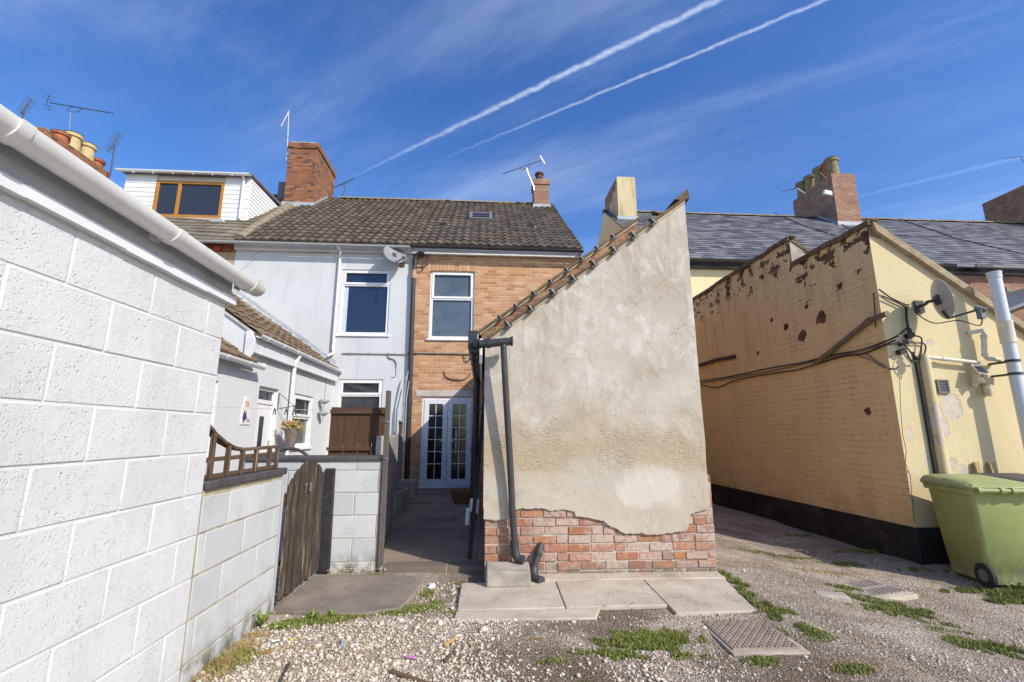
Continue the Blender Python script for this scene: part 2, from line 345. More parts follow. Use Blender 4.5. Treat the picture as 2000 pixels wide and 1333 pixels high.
M_UPVC = m_flat('white_upvc', (.80, .81, .82), .35, .45, var=.03, dirt=.06, sc=3.)
M_UPVCOLD = m_flat('worn_white_upvc', (.72, .73, .75), .45, .4, var=.06, dirt=.25, sc=8.)
M_GUTTERWHITE = m_flat('white_gutter', (.72, .72, .71), .4, .4, var=.07, dirt=.42, sc=4.)
M_GUTTERGREY = m_flat('grey_gutter', (.42, .44, .46), .45, .4, var=.08, dirt=.25, sc=5.)
M_PIPEGREY = m_flat('grey_plastic_pipe', (.045, .045, .05), .5, .4, var=.12, dirt=.25, sc=7.)
M_PIPEBLACK = m_flat('black_plastic_pipe', (.035, .035, .04), .42, .45, var=.2, dirt=.2, sc=9.)
M_IRON = m_flat('dark_iron', (.06, .055, .055), .6, .4, var=.25, dirt=.3, sc=12., bump=.5)
M_ALU = m_flat('aluminium', (.55, .56, .58), .35, .5, .9, var=.08, sc=12.)
M_ALUDARK = m_flat('dark_aerial_metal', (.10, .105, .12), .5, .5, .5, var=.2, sc=12.)
M_LEAD = m_flat('lead_flashing', (.40, .43, .46), .55, .4, var=.2, dirt=.2, sc=6., bump=.6)
M_FASCIAGREY = m_flat('weathered_fascia', (.40, .405, .41), .75, .2, var=.12, dirt=.55, sc=3.2, bump=.5)
M_FASCIAWHITE = m_flat('white_fascia', (.70, .71, .74), .6, .3, var=.05, dirt=.2, sc=4.)
M_CABLE = m_flat('black_cable', (.025, .024, .024), .55, .4, var=.2, sc=15.)
M_CABLEGREY = m_flat('grey_cable', (.19, .17, .14), .6, .3, var=.3, dirt=.3, sc=15.)
M_DISH = m_flat('grey_dish_enamel', (.40, .415, .43), .5, .4, var=.08, dirt=.25, sc=9.)
M_DISHPALE = m_flat('pale_dish_enamel', (.23, .245, .255), .5, .4, var=.08, dirt=.15, sc=9.)
M_SOILWHITE = m_flat('pale_soil_pipe', (.60, .635, .67), .4, .45, var=.06, dirt=.18, sc=6.)
M_PIPECREAM = m_flat('cream_waste_pipe', (.66, .63, .53), .45, .4, var=.08, dirt=.2, sc=9.)
M_CONCRETE = m_flat('cast_concrete', (.37, .335, .285), .92, .12, var=.28, dirt=.5, sc=6., bump=1.)
M_LINTEL = m_flat('pale_lintel', (.52, .48, .43), .9, .12, var=.15, dirt=.3, sc=6., bump=.8)
M_POTCREAM = m_flat('buff_clay_pot', (.52, .42, .22), .75, .2, var=.15, dirt=.35, sc=7.)
M_POTOLIVE = m_flat('sooty_buff_pot', (.28, .23, .11), .8, .2, var=.25, dirt=.5, sc=7.)
M_POTRED = m_flat('terracotta_pot', (.40, .13, .06), .8, .2, var=.2, dirt=.4, sc=7.)
M_SOOT = m_flat('sooty_rim', (.02, .018, .018), .9, .1, var=.3)
M_OAK = m_flat('golden_oak_frame', (.42, .19, .035), .45, .4, var=.15, sc=12.)
M_RUBBER = m_flat('black_rubber', (.03, .03, .03), .8, .3, var=.2, dirt=.35, sc=9.)
M_STRAW = m_flat('dry_stems', (.36, .26, .1), .9, .1, var=.4, sc=30.)
M_RATTAN = m_flat('grey_rattan', (.24, .2, .18), .85, .15, var=.4, sc=40., bump=1.)
M_SIGNWHITE = m_flat('white_enamel_sign', (.78, .76, .74), .4, .4, var=.03)
M_SIGNBLUE = m_flat('blue_print', (.05, .05, .2), .5, .3)
M_SIGNRED = m_flat('red_print', (.45, .12, .07), .5, .3)
M_NUMPAINT = m_flat('worn_white_paint', (.27, .255, .23), .8, .2, var=.35, sc=40.)
M_TERRA = m_flat('terracotta_planter', (.22, .1, .05), .85, .15, var=.25, dirt=.4, sc=9.)
M_SOLAR = m_flat('solar_cell', (.02, .022, .035), .15, .6, var=.2)
M_LAMPIVORY = m_flat('ivory_plastic', (.62, .55, .38), .45, .4, var=.06, dirt=.2, sc=15.)
M_VENTGREY = m_flat('grey_vent_plastic', (.17, .175, .18), .5, .4, var=.1, dirt=.2)
M_CURTAIN = m_flat('pale_blue_curtain', (.5, .58, .66), .9, .1, var=.1)

def m_wood(name, c1, c2, axis='z', fleck=.4, fc=(.42, .37, .29)):
    def f(g):
        p = g.pos(); r = g.isl(); x, y, z = g.sep(p); k = .05
        st = {'z': g.comb(x, y, g.m('MULTIPLY', z, k)), 'x': g.comb(g.m('MULTIPLY', x, k), y, z), 'y': g.comb(x, g.m('MULTIPLY', y, k), z)}[axis]
        gr = g.noise(st, 75., 5., .7, .4)
        c = g.mix(g.lin(gr, .3, .7), c1, c2)
        c = g.mix(g.m('MULTIPLY', r, .35), c, tuple(a*.6 for a in c1))
        c = g.mix(g.m('MULTIPLY', g.sm(g.noise(st, 38., 5., .75), .55, .66), fleck), c, fc)
        g.P(c, .88, g.bump(gr, .007, .9), .15)
    return mat(name, f)
M_WOODGATE = m_wood('weathered_gate_board', (.035, .028, .022), (.115, .092, .07), 'z', .6)
M_WOODRAIL = m_wood('flaking_trellis_wood', (.07, .045, .03), (.17, .115, .08), 'z', .6, (.48, .4, .32))
M_WOODRAILY = m_wood('flaking_rail_wood', (.07, .045, .03), (.17, .115, .08), 'y', .6, (.48, .4, .32))
M_WOODFENCE = m_wood('brown_fence_board', (.085, .047, .031), (.135, .077, .05), 'z', .16, (.3, .22, .16))
M_WOODFENCEX = m_wood('brown_fence_rail', (.10, .055, .037), (.15, .088, .058), 'x', .12, (.3, .22, .16))
M_WOODPOST = m_wood('grey_post_wood', (.10, .09, .075), (.19, .17, .14), 'z', .2)
M_WOODSTAKE = m_wood('pale_stake', (.4, .27, .1), (.55, .4, .18), 'z', .2)
M_POSTDARK = m_flat('tarred_post', (.03, .028, .03), .7, .3, var=.35, dirt=.3, sc=9., bump=.8)
M_COPING = m_flat('blue_brick_coping', (.075, .07, .072), .75, .25, var=.3, dirt=.35, sc=9., bump=.9)

def m_glass(name, c, rough=.04, spec=.6, wave=.002):
    def f(g):
        p = g.pos()
        sm_ = g.noise(g.comb(g.m('MULTIPLY', g.sep(p)[0], 3.), g.m('MULTIPLY', g.sep(p)[1], 3.), g.m('MULTIPLY', g.sep(p)[2], .8)), 3., 4., .6)
        g.P(c, g.lin(sm_, .35, .7, rough, rough+.06), g.bump(g.noise(p, 2.5, 2.), wave, .5), spec, IOR=1.52)
    return mat(name, f)
M_GLASS = m_glass('window_glass', (.018, .02, .03), .03, .8)
M_GLASSBLUE = m_glass('tinted_window_glass', (.012, .02, .055), .04, .8)
M_GLASSGREY = m_glass('grey_window_glass', (.03, .035, .045), .05, .7)
M_GLASSDARK = m_glass('dark_door_glass', (.012, .012, .012), .06, .5)
M_FROST = m_flat('frosted_glass', (.085, .115, .15), .28, .6, var=.25, sc=1.6)
M_GLASSROOM = m_glass('pale_room_glass', (.16, .17, .15), .05, .6)

def m_bin(name, c):
    def f(g):
        p = g.pos(); x, y, z = g.sep(p)
        cc = g.mix(g.lin(g.noise(p, 2.5, 5.), .3, .7), tuple(a*.9 for a in c), tuple(a*1.08 for a in c))
        cc = g.mix(g.m('MULTIPLY', g.sm(g.noise(p, 9., 6., .75), .55, .75), .35), cc, (.3, .29, .2))
        cc = g.mix(g.m('MULTIPLY', g.sm(z, .3, -.2), g.m('MULTIPLY', g.sm(g.noise(g.comb(x, y, g.m('MULTIPLY', z, .4)), 9., 6., .7), .35, .6), .75)), cc, (.17, .15, .1))
        g.P(cc, .5, g.bump(g.noise(p, 160., 3.), .0015, .5), .35)
    return mat(name, f)
M_BIN = m_bin('green_bin_plastic', (.34, .395, .138))
M_BINLID = m_bin('dull_green_lid_plastic', (.33, .37, .15))
M_BINGREY = m_bin('dark_grey_bin_plastic', (.06, .06, .065))

# ground: mud, fine grit and washed gravel in patches of their own
def f_ground(g):
    p = g.pos(); x, y, z = g.sep(p); q = g.comb(x, y)
    n1 = g.noise(q, 1.3, 6., .62); n2 = g.noise(q, 4.5, 6., .68)
    c = g.mix(g.lin(g.m('ADD', g.m('MULTIPLY', n1, .6), g.m('MULTIPLY', n2, .4)), .36, .62), (.29, .225, .155), (.64, .55, .425))
    lane = g.sm(g.m('ADD', x, g.m('MULTIPLY', g.m('SUBTRACT', n1, .5), 1.6)), 1.7, 2.5)
    c = g.mix(g.m('MULTIPLY', lane, .6), c, g.mix(g.lin(n2, .35, .65), (.52, .44, .345), (.72, .64, .525)))
    vc = g.vor(q, 62., col=True); vr = g.sep(vc)[0]
    grit = g.ramp(vr, [(0, (.26, .205, .15)), (.35, (.52, .445, .345)), (.7, (.68, .60, .49)), (1, (.78, .72, .62))])
    c = g.mix(g.m('MULTIPLY', g.sm(g.noise(q, 2.7, 5., .7), .36, .58), .75), c, grit)
    al = g.noise(g.comb(g.m('ADD', g.m('MULTIPLY', x, 2.4), g.m('MULTIPLY', y, 1.1)), g.m('MULTIPLY', y, .35), 2.), 1.1, 5., .65)
    c = g.mix(g.m('MULTIPLY', g.m('MULTIPLY', g.sm(al, .5, .66), lane), .6), c, (.36, .295, .22))
    mud = g.m('MULTIPLY', g.sm(g.noise(g.comb(x, y, 14.), 1.4, 6., .62), .40, .56), g.sm(x, -.6, .1))
    c = g.mix(g.m('MULTIPLY', mud, g.m('SUBTRACT', .72, g.m('MULTIPLY', lane, .4))), c, (.17, .125, .082))
    dark = g.m('MULTIPLY', g.sm(g.noise(g.comb(x, y, 4.), 1.9, 5., .65), .52, .68), .55)
    c = g.mix(dark, c, (.24, .19, .14))
    green = g.m('MULTIPLY', g.sm(g.noise(g.comb(x, y, 9.), 2.4, 5., .7), .58, .72), .4)
    c = g.mix(green, c, (.105, .11, .035))
    vd = g.vor(q, 62.); vd2 = g.vor(q, 150.)
    h = g.m('ADD', g.m('ADD', g.m('MULTIPLY', vd, -1.1), g.m('MULTIPLY', vd2, -.5)), g.m('MULTIPLY', g.noise(q, 26., 6., .75), 1.2))
    g.P(c, .95, g.bump(h, .02, 1.), .1)
M_GROUND = mat('lane_dirt', f_ground)
def f_stone(g):
    r = g.isl(); p = g.pos()
    c = g.ramp(r, [(0, (.28, .22, .16)), (.2, (.48, .41, .32)), (.5, (.60, .53, .43)), (.8, (.67, .61, .52)), (.94, (.72, .68, .60)), (1, (.34, .23, .15))])
    g.P(g.mix(g.m('MULTIPLY', g.noise(p, 90., 3.), .3), c, (.3, .26, .21)), .85, None, .2)
M_STONE = mat('gravel_stone', f_stone)
def f_slab(g):
    p = g.pos(); x, y, z = g.sep(p); q = g.comb(x, y)
    c = g.mix(g.lin(g.noise(q, 3., 6., .65), .32, .68), (.43, .37, .295), (.575, .51, .42))
    c = g.mix(g.m('MULTIPLY', g.sm(g.noise(q, 1.6, 5., .7), .5, .72), .5), c, (.2, .17, .135))
    c = g.mix(g.m('MULTIPLY', g.sm(g.noise(q, 60., 3., .7), .6, .7), .4), c, (.17, .15, .12))
    g.P(c, .92, g.bump(g.m('ADD', g.noise(q, 90., 5., .75), g.m('MULTIPLY', g.noise(q, 8., 4.), .7)), .006, .8), .12)
M_SLAB = mat('path_concrete', f_slab)
def f_slabdark(g):
    p = g.pos(); x, y, z = g.sep(p); q = g.comb(x, y)
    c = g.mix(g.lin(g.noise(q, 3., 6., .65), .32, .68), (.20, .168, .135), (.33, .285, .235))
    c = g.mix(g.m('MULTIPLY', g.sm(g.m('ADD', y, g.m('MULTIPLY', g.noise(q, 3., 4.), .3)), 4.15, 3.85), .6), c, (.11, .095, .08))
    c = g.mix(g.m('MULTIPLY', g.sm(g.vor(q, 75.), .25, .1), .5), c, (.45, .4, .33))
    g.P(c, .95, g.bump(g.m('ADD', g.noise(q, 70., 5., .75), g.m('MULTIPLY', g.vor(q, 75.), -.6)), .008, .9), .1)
M_SLABDARK = mat('worn_concrete_pad', f_slabdark)
def f_flag(g):
    p = g.pos(); x, y, z = g.sep(p)
    face, r1, r2 = g.bricks(x, y, .62, .42, .014, .006)
    c = g.ramp(r1, [(0, (.17, .14, .115)), (.5, (.24, .195, .155)), (1, (.3, .25, .2))])
    c = g.mix(g.m('MULTIPLY', g.sm(g.noise(p, 3., 6., .7), .45, .7), .4), c, (.2, .15, .1))
    c = g.mix(face, (.33, .29, .23), c)
    g.P(c, .8, g.bump(g.m('ADD', g.m('MULTIPLY', face, .7), g.noise(p, 14., 6., .7)), .01, .8), .25)
M_FLAG = mat('yard_flagstones', f_flag)
def f_rust(g):
    p = g.pos(); q = p
    c = g.mix(g.lin(g.noise(q, 9., 6., .7), .3, .7), (.26, .195, .145), (.42, .365, .30))
    c = g.mix(g.m('MULTIPLY', g.sm(g.noise(q, 5., 4.), .5, .7), .5), c, (.2, .16, .12))
    g.P(c, .85, g.bump(g.noise(q, 70., 4.), .004, .8), .3)
M_RUST = mat('rusty_cast_iron', f_rust)
def f_grass(g):
    r = g.isl()
    c = g.ramp(r, [(0, (.065, .10, .016)), (.35, (.13, .185, .03)), (.7, (.25, .28, .06)), (1, (.46, .40, .18))])
    g.P(c, .6, None, .25, Subsurface_Weight=0.)
M_GRASS = mat('grass_blade', f_grass)
M_LEAF = mat('weed_leaf', lambda g: g.P(g.ramp(g.isl(), [(0, (.055, .11, .014)), (1, (.17, .23, .04))]), .5, None, .3))
M_DRY = mat('dry_grass_blade', lambda g: g.P(g.ramp(g.isl(), [(0, (.3, .2, .07)), (1, (.5, .38, .17))]), .8, None, .15))

# ------------------------------------------------------------------ mesh helpers
class MB:
    def __init__(s): s.V = []; s.Fc = []; s.UV = {}
    def add(s, vs, fs):
        o = len(s.V); s.V += [tuple(v) for v in vs]; s.Fc += [tuple(i+o for i in f) for f in fs]; return o
    def quad(s, *p): s.add(p, [tuple(range(len(p)))]); return s
    def hexa(s, c):   # eight corners: bottom ring, top ring
        s.add(c, [(3, 2, 1, 0), (4, 5, 6, 7), (0, 1, 5, 4), (1, 2, 6, 5), (2, 3, 7, 6), (3, 0, 4, 7)]); return s
    def box(s, x0, x1, y0, y1, z0, z1):
        return s.hexa([(x0, y0, z0), (x1, y0, z0), (x1, y1, z0), (x0, y1, z0), (x0, y0, z1), (x1, y0, z1), (x1, y1, z1), (x0, y1, z1)])
    def mbox(s, M, u0, u1, v0, v1, d0, d1):
        return s.hexa([M(u0, v0, d0), M(u1, v0, d0), M(u1, v0, d1), M(u0, v0, d1), M(u0, v1, d0), M(u1, v1, d0), M(u1, v1, d1), M(u0, v1, d1)])
    def bar(s, a, b, w, h, up=(0, 0, 1)):
        a, b = Vector(a), Vector(b); t = (b-a).normalized(); up = Vector(up)
        if abs(t.dot(up)) > .98: up = Vector((0, 1, 0))
        r = t.cross(up).normalized(); u = r.cross(t).normalized(); r *= w/2; u *= h/2
        return s.hexa([a-r-u, a+r-u, b+r-u, b-r-u, a-r+u, a+r+u, b+r+u, b-r+u])
    def tube(s, pts, r, n=10, cap=True):
        pts = [Vector(p) for p in pts]; m = len(pts); rr = r if isinstance(r, (list, tuple)) else [r]*m
        t0 = (pts[1]-pts[0]).normalized(); ref = Vector((0, 0, 1)) if abs(t0.z) < .9 else Vector((1, 0, 0))
        vs = []; u = t0.cross(ref).normalized()
        for i, p in enumerate(pts):
            t = (pts[min(i+1, m-1)]-pts[max(i-1, 0)]).normalized()
            u = (u - t*u.dot(t)).normalized(); w = t.cross(u)
            for k in range(n):
                a = 2*math.pi*k/n; vs.append(p + (u*math.cos(a)+w*math.sin(a))*rr[i])
        fs = [(i*n+k, i*n+(k+1) % n, (i+1)*n+(k+1) % n, (i+1)*n+k) for i in range(m-1) for k in range(n)]
        if cap: fs += [tuple(reversed(range(n))), tuple(range((m-1)*n, m*n))]
        s.add(vs, fs); return s
    def cable(s, pts, r, n=6):
        p = [Vector(q) for q in pts]; p = [p[0]*2-p[1]]+p+[p[-1]*2-p[-2]]; out = []
        for i in range(1, len(p)-2):
            for k in range(5):
                t = k/5; a, b, c, d = p[i-1], p[i], p[i+1], p[i+2]
                out.append(.5*(2*b+(c-a)*t+(2*a-5*b+4*c-d)*t*t+(3*b-a-3*c+d)*t**3))
        return s.tube(out+[p[-2]], r, n)
    def lathe(s, base, prof, n=20, axis=(0, 0, 1)):
        q = Vector(axis).to_track_quat('Z', 'Y'); base = Vector(base); vs = []
        for r, z in prof:
            for k in range(n):
                a = 2*math.pi*k/n; vs.append(base + q @ Vector((r*math.cos(a), r*math.sin(a), z)))
        m = len(prof)
        fs = [(i*n+k, i*n+(k+1) % n, (i+1)*n+(k+1) % n, (i+1)*n+k) for i in range(m-1) for k in range(n)]
        fs += [tuple(reversed(range(n))), tuple(range((m-1)*n, m*n))]
        s.add(vs, fs); return s
    def prism(s, poly, M, d0, d1):
        """outline poly in (u,v), pushed from depth d0 to d1"""
        n = len(poly)
        vs = [M(u, v, d0) for u, v in poly]+[M(u, v, d1) for u, v in poly]
        fs = [tuple(range(n)), tuple(reversed(range(n, 2*n)))] + [(i, (i+1) % n, n+(i+1) % n, n+i) for i in range(n)]
        s.add(vs, fs); return s
    def rock(s, c, sx, sy, sz, rnd=.25, sub=1):
        b = bmesh.new(); bmesh.ops.create_icosphere(b, subdivisions=sub, radius=1)
        o = len(s.V)
        for v in b.verts:
            k = 1+random.uniform(-rnd, rnd); s.V.append((c[0]+v.co.x*sx*k, c[1]+v.co.y*sy*k, c[2]+v.co.z*sz*k))
        s.Fc += [tuple(v.index+o for v in f.verts) for f in b.faces]; b.free(); return s
    def build(s, name, m, parent=None, bevel=0., smooth=True, recalc=True, seg=2):
        me = bpy.data.meshes.new(name); off = Vector((0, 0, 0))
        if parent is not None: off = WLOC[parent.name]
        me.from_pydata([tuple(Vector(v)-off) for v in s.V], [], s.Fc)
        if recalc:
            b = bmesh.new(); b.from_mesh(me); bmesh.ops.recalc_face_normals(b, faces=b.faces); b.to_mesh(me); b.free()
        me.materials.append(m)
        if s.UV:
            ul = me.uv_layers.new()
            for p in me.polygons:
                for li, vi in zip(p.loop_indices, p.vertices): ul.data[li].uv = s.UV.get(vi, (0, 0))
        if smooth: me.shade_smooth(); me.set_sharp_from_angle(angle=R(38))
        o = bpy.data.objects.new(name, me); COL.objects.link(o); WLOC[o.name] = off.copy()
        if parent is not None: o.parent = parent
        if bevel:
            bv = o.modifiers.new('bevel', 'BEVEL'); bv.width = bevel; bv.segments = seg; bv.limit_method = 'ANGLE'; bv.angle_limit = R(40)
        return o
WLOC = {}
def tag(o, label=None, cat=None, group=None, kind=None):
    for k, v in (('label', label), ('category', cat), ('group', group), ('kind', kind)):
        if v: o[k] = v
    return o
def thing(name, label, cat, loc=(0, 0, 0), group=None):
    o = bpy.data.objects.new(name, None); COL.objects.link(o); o.location = loc; o.empty_display_size = .2
    WLOC[o.name] = Vector(loc); return tag(o, label, cat, group)
def copy_part(o, parent):
    c = o.copy(); COL.objects.link(c); c.parent = parent; WLOC[c.name] = WLOC[o.name].copy(); return c
def FAC(Y, sgn=1):     # plane facing the camera: u = x, v = z, depth d runs away
    return lambda u, v, d: (u, Y+d*sgn, v)
def SIDE(X):           # plane facing right (+x): u = y, v = z, depth runs to the left
    return lambda u, v, d: (X-d, u, v)
def SIDEL(X):          # plane facing left (-x)
    return lambda u, v, d: (X+d, u, v)

def holed(mb, M, u0, u1, v0, v1, holes, rev=.1, d=0.):
    """front sheet of a wall with real openings and their reveals"""
    us = sorted({u0, u1, *[h[0] for h in holes], *[h[1] for h in holes]}); vs = sorted({v0, v1, *[h[2] for h in holes], *[h[3] for h in holes]})
    us = [u for u in us if u0 <= u <= u1]; vs = [v for v in vs if v0 <= v <= v1]
    for a, b in zip(us, us[1:]):
        for c, e in zip(vs, vs[1:]):
            mu, mv = (a+b)/2, (c+e)/2
            if any(h[0] < mu < h[1] and h[2] < mv < h[3] for h in holes): continue
            mb.quad(M(a, c, d), M(b, c, d), M(b, e, d), M(a, e, d))
    for a, b, c, e in holes:
        for p, q in (((a, c), (b, c)), ((b, c), (b, e)), ((b, e), (a, e)), ((a, e), (a, c))):
            mb.quad(M(p[0], p[1], d), M(q[0], q[1], d), M(q[0], q[1], d+rev), M(p[0], p[1], d+rev))

def ringbox(mb, M, u0, u1, v0, v1, w, d0, d1, wb=None):
    wb = wb or w
    mb.mbox(M, u0, u0+w, v0, v1, d0, d1); mb.mbox(M, u1-w, u1, v0, v1, d0, d1)
    mb.mbox(M, u0+w, u1-w, v0, v0+wb, d0, d1); mb.mbox(M, u0+w, u1-w, v1-w, v1, d0, d1)

def window(parent, M, u0, u1, v0, v1, transom=None, mullion=None, frame=None, glass=None, glass2=None, sill=True, w=.065, rec=.03, topsash=True, sillm=None):
    """a window part: frame > pane(s), sash, sill"""
    frame = frame or M_UPVC; glass = glass or M_GLASS
    f = MB(); ringbox(f, M, u0, u1, v0, v1, w, rec, rec+.07)
    if transom: f.mbox(M, u0+w, u1-w, transom-w/2, transom+w/2, rec, rec+.07)
    if mullion: f.mbox(M, mullion-w/2, mullion+w/2, v0+w, v1-w, rec+.001, rec+.07)
    fo = f.build('window', frame, parent, .006)
    def pane(a, b, c, e, gl, d=rec+.045):
        MB().mbox(M, a, b, c, e, d, d+.012).build('pane', gl, fo)
    if transom:
        pane(u0+w, u1-w, v0+w, transom-w/2, glass); pane(u0+w, u1-w, transom+w/2, v1-w, glass2 or glass)
        if topsash:
            s_ = MB(); ringbox(s_, M, u0+w*.6, u1-w*.6, transom+.004, v1-w*.55, .055, rec-.018, rec+.03); s_.build('sash', frame, fo, .006)
    elif mullion:
        pane(u0+w, mullion-w/2, v0+w, v1-w, glass); pane(mullion+w/2, u1-w, v0+w, v1-w, glass)
    else: pane(u0+w, u1-w, v0+w, v1-w, glass)
    if sill: MB().mbox(M, u0-.05, u1+.05, v0-.045, v0-.002, -.04, rec+.06).build('sill', sillm or frame, fo, .006)
    return fo

def tile_field(O, A, B, Nn, width, length, tw, course, amp, lip=.03, prof='roll', clip=None, jit=.008):
    """rows of interlocking tiles: O lower-left corner, A across, B up the slope, Nn off the roof"""
    mb = MB(); O, A, B, Nn = map(Vector, (O, A, B, Nn)); per = 8; ncol = int(round(width/tw))*per
    nrow = int(math.ceil(length/course))
    def pr(u):
        f = (u/tw) % 1
        if prof == 'roll': return amp*(.5+.5*math.cos(2*math.pi*f)) ** .8
        if prof == 'flat': return amp*(1 if f < .12 else 0)
        return 0
    for i in range(nrow):
        s0, s1 = i*course, min(length, (i+1)*course+.06)
        dj = random.uniform(-jit, jit)
        c0, c1 = (0, ncol)
        us = [width*k/ncol for k in range(ncol+1)]
        if clip:
            lo, hi = clip((i+.5)*course); us = [u for u in us if lo <= u <= hi]
            if len(us) < 2: continue
        base = len(mb.V); n = len(us)
        for row, (s_, hh) in enumerate(((s0, -.012), (s0, lip), (s1, .0))):
            for u in us:
                tj = (hash((int(u/tw*1.0001), i)) % 100/100-.5)*jit
                h = pr(u)+hh if row else hh
                p = O+A*u+B*(s_+dj+tj)+Nn*(h+tj*.6+.018*math.sin(u*.9+s_*.5)+.012*math.sin(u*2.3-s_*1.7))
                mb.V.append(tuple(p)); mb.UV[len(mb.V)-1] = (u/tw+.001, i+.5)
        for r_ in range(2):
            for k in range(n-1):
                a = base+r_*n+k; mb.Fc.append((a, a+1, a+1+n, a+n))
    return mb

def halfpipe(mb, a, b, r, up=(0, 0, 1), n=10, th=.004):
    """an open half-round gutter between two points"""
    a, b = Vector(a), Vector(b); t = (b-a).normalized(); u = Vector(up); s_ = t.cross(u).normalized()
    prof = [(math.cos(math.pi+math.pi*k/n), math.sin(math.pi+math.pi*k/n)) for k in range(n+1)]
    vs = []
    for p in (a, b):
        for c, q in prof: vs.append(p+s_*c*r+u*q*r)
        for c, q in reversed(prof): vs.append(p+s_*c*(r-th)+u*q*(r-th))
    m = 2*(n+1)
    fs = [(k, (k+1) % m, m+(k+1) % m, m+k) for k in range(m)]
    for o in (0, m): fs += [(o+k, o+k+1, o+m-2-k, o+m-1-k) for k in range(n)]
    mb.add(vs, fs); return mb
def gutter_bracket(a, t, r, back, up=(0, 0, 1)):
    """a strap under the gutter at a, with a back plate `back` metres behind"""
    mb = MB(); t = Vector(t).normalized(); a = Vector(a); halfpipe(mb, a-t*.022, a+t*.022, r+.006, up, 10, .007); return mb

# ------------------------------------------------------------------ ground
def sst(x, a, b):
    t = np.clip((np.asarray(x, float)-a)/(b-a), 0, 1); return t*t*(3-2*t)
def zg(x, y):
    return -.22*sst(x, 2.0, 4.4)
_ph = RNG.uniform(0, 6.28, (40, 3))
def rough(x, y):
    z = 0*x
    for k in range(40):
        f = 1.2*1.115**k; a = _ph[k, 0]
        z = z + .011/(f**.8)*np.sin((x*math.cos(a)+y*math.sin(a))*f+_ph[k, 1])
    return z
def gz(x, y):
    x = np.asarray(x, float); y = np.asarray(y, float)
    flat = np.clip(np.maximum(np.maximum((x > -1.58)*(x < .05)*(y > 4.55), (x > -1.56)*(x < 2.2)*(y > 3.6)*(y < 4.7)), (x < -1.5)), 0, 1)
    return zg(x, y)+rough(x, y)*(1-.85*flat)-.012*flat
def axis_pts(a, b, st, lim):
    core = list(np.arange(a, b, st)); out = []; s = st; v = b
    while v < lim: out.append(v); s *= 1.35; v += s
    lo = []; s = st; v = a-st
    while v > -lim: lo.append(v); s *= 1.35; v -= s
    return np.array(lo[::-1]+core+out)
gx, gy = axis_pts(-2.0, 6.4, .032, 900), axis_pts(2.3, 6.6, .032, 900)
X_, Y_ = np.meshgrid(gx, gy); Z_ = gz(X_, Y_)
far = np.maximum(np.abs(X_), np.abs(Y_)) > 40
Z_[far] = np.where(X_[far] > 2, -.22, 0)
me = bpy.data.meshes.new('ground'); nx, ny = len(gx), len(gy)
vv = np.stack([X_, Y_, Z_], -1).reshape(-1, 3).astype(np.float32)
ii = np.arange(nx*ny).reshape(ny, nx); ff = np.stack([ii[:-1, :-1], ii[:-1, 1:], ii[1:, 1:], ii[1:, :-1]], -1).reshape(-1, 4)
def npmesh(me, v, f):
    me.vertices.add(len(v)); me.vertices.foreach_set('co', np.ascontiguousarray(v, np.float32).ravel())
    k = f.shape[1]; me.loops.add(f.size); me.loops.foreach_set('vertex_index', np.ascontiguousarray(f, np.int32).ravel())
    me.polygons.add(len(f)); me.polygons.foreach_set('loop_start', np.arange(0, f.size, k, dtype=np.int32))
    me.polygons.foreach_set('loop_total', np.full(len(f), k, np.int32)); me.update(calc_edges=True); me.validate()
npmesh(me, vv, ff); me.materials.append(M_GROUND); me.shade_smooth()
o = bpy.data.objects.new('ground', me); COL.objects.link(o); o['kind'] = 'structure'

# paths and slabs
pv_ = MB()
for a, b, c, e in ((-.17, .657, 3.78, 4.40), (.663, 1.447, 3.785, 4.40)):
    pv_.hexa([(a, c, -.08), (b-.02, c, -.08), (b, e, -.08), (a+.0, e, -.08), (a-.02 if a > 0 else a, c, .018), (b-.02, c, .017), (b, e, .02), (a, e, .021)])
pv_.hexa([(1.453, 3.63, -.08), (2.06, 3.66, -.08), (2.20, 4.40, -.08), (1.453, 4.40, -.08), (1.43, 3.63, .014), (2.06, 3.66, .004), (2.20, 4.40, .016), (1.453, 4.40, .02)])
pv_.hexa([(.30, 4.41, -.08), (2.22, 4.41, -.08), (2.22, 4.58, -.08), (.30, 4.58, -.08), (.30, 4.41, .03), (2.22, 4.41, .02), (2.22, 4.58, .028), (.30, 4.58, .035)])
pv_.hexa([(-.19, 3.63, -.08), (.83, 3.60, -.08), (.90, 3.772, -.08), (-.18, 3.772, -.08), (-.19, 3.63, .004), (.83, 3.60, .004), (.90, 3.772, .010), (-.18, 3.772, .010)])
tag(pv_.build('path', M_SLAB, None, .008), kind='structure')
pd_ = MB()
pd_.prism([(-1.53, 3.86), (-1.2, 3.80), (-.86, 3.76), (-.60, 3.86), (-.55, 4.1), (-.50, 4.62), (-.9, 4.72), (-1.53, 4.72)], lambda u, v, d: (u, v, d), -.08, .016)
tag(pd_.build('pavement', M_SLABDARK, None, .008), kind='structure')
yd = MB(); yd.prism([(-.97, 4.86), (-.1, 4.80), (.03, 4.82), (.03, 11.4), (-1.9, 11.4)], lambda u, v, d: (u, v, d), -.08, .045)
tag(yd.build('yard_paving', M_FLAG, None, .006), kind='structure')
tag(MB().box(-3.6, -2.0, 5.0, 11.42, -.05, .03).build('yard_concrete', M_SLABDARK), kind='structure')

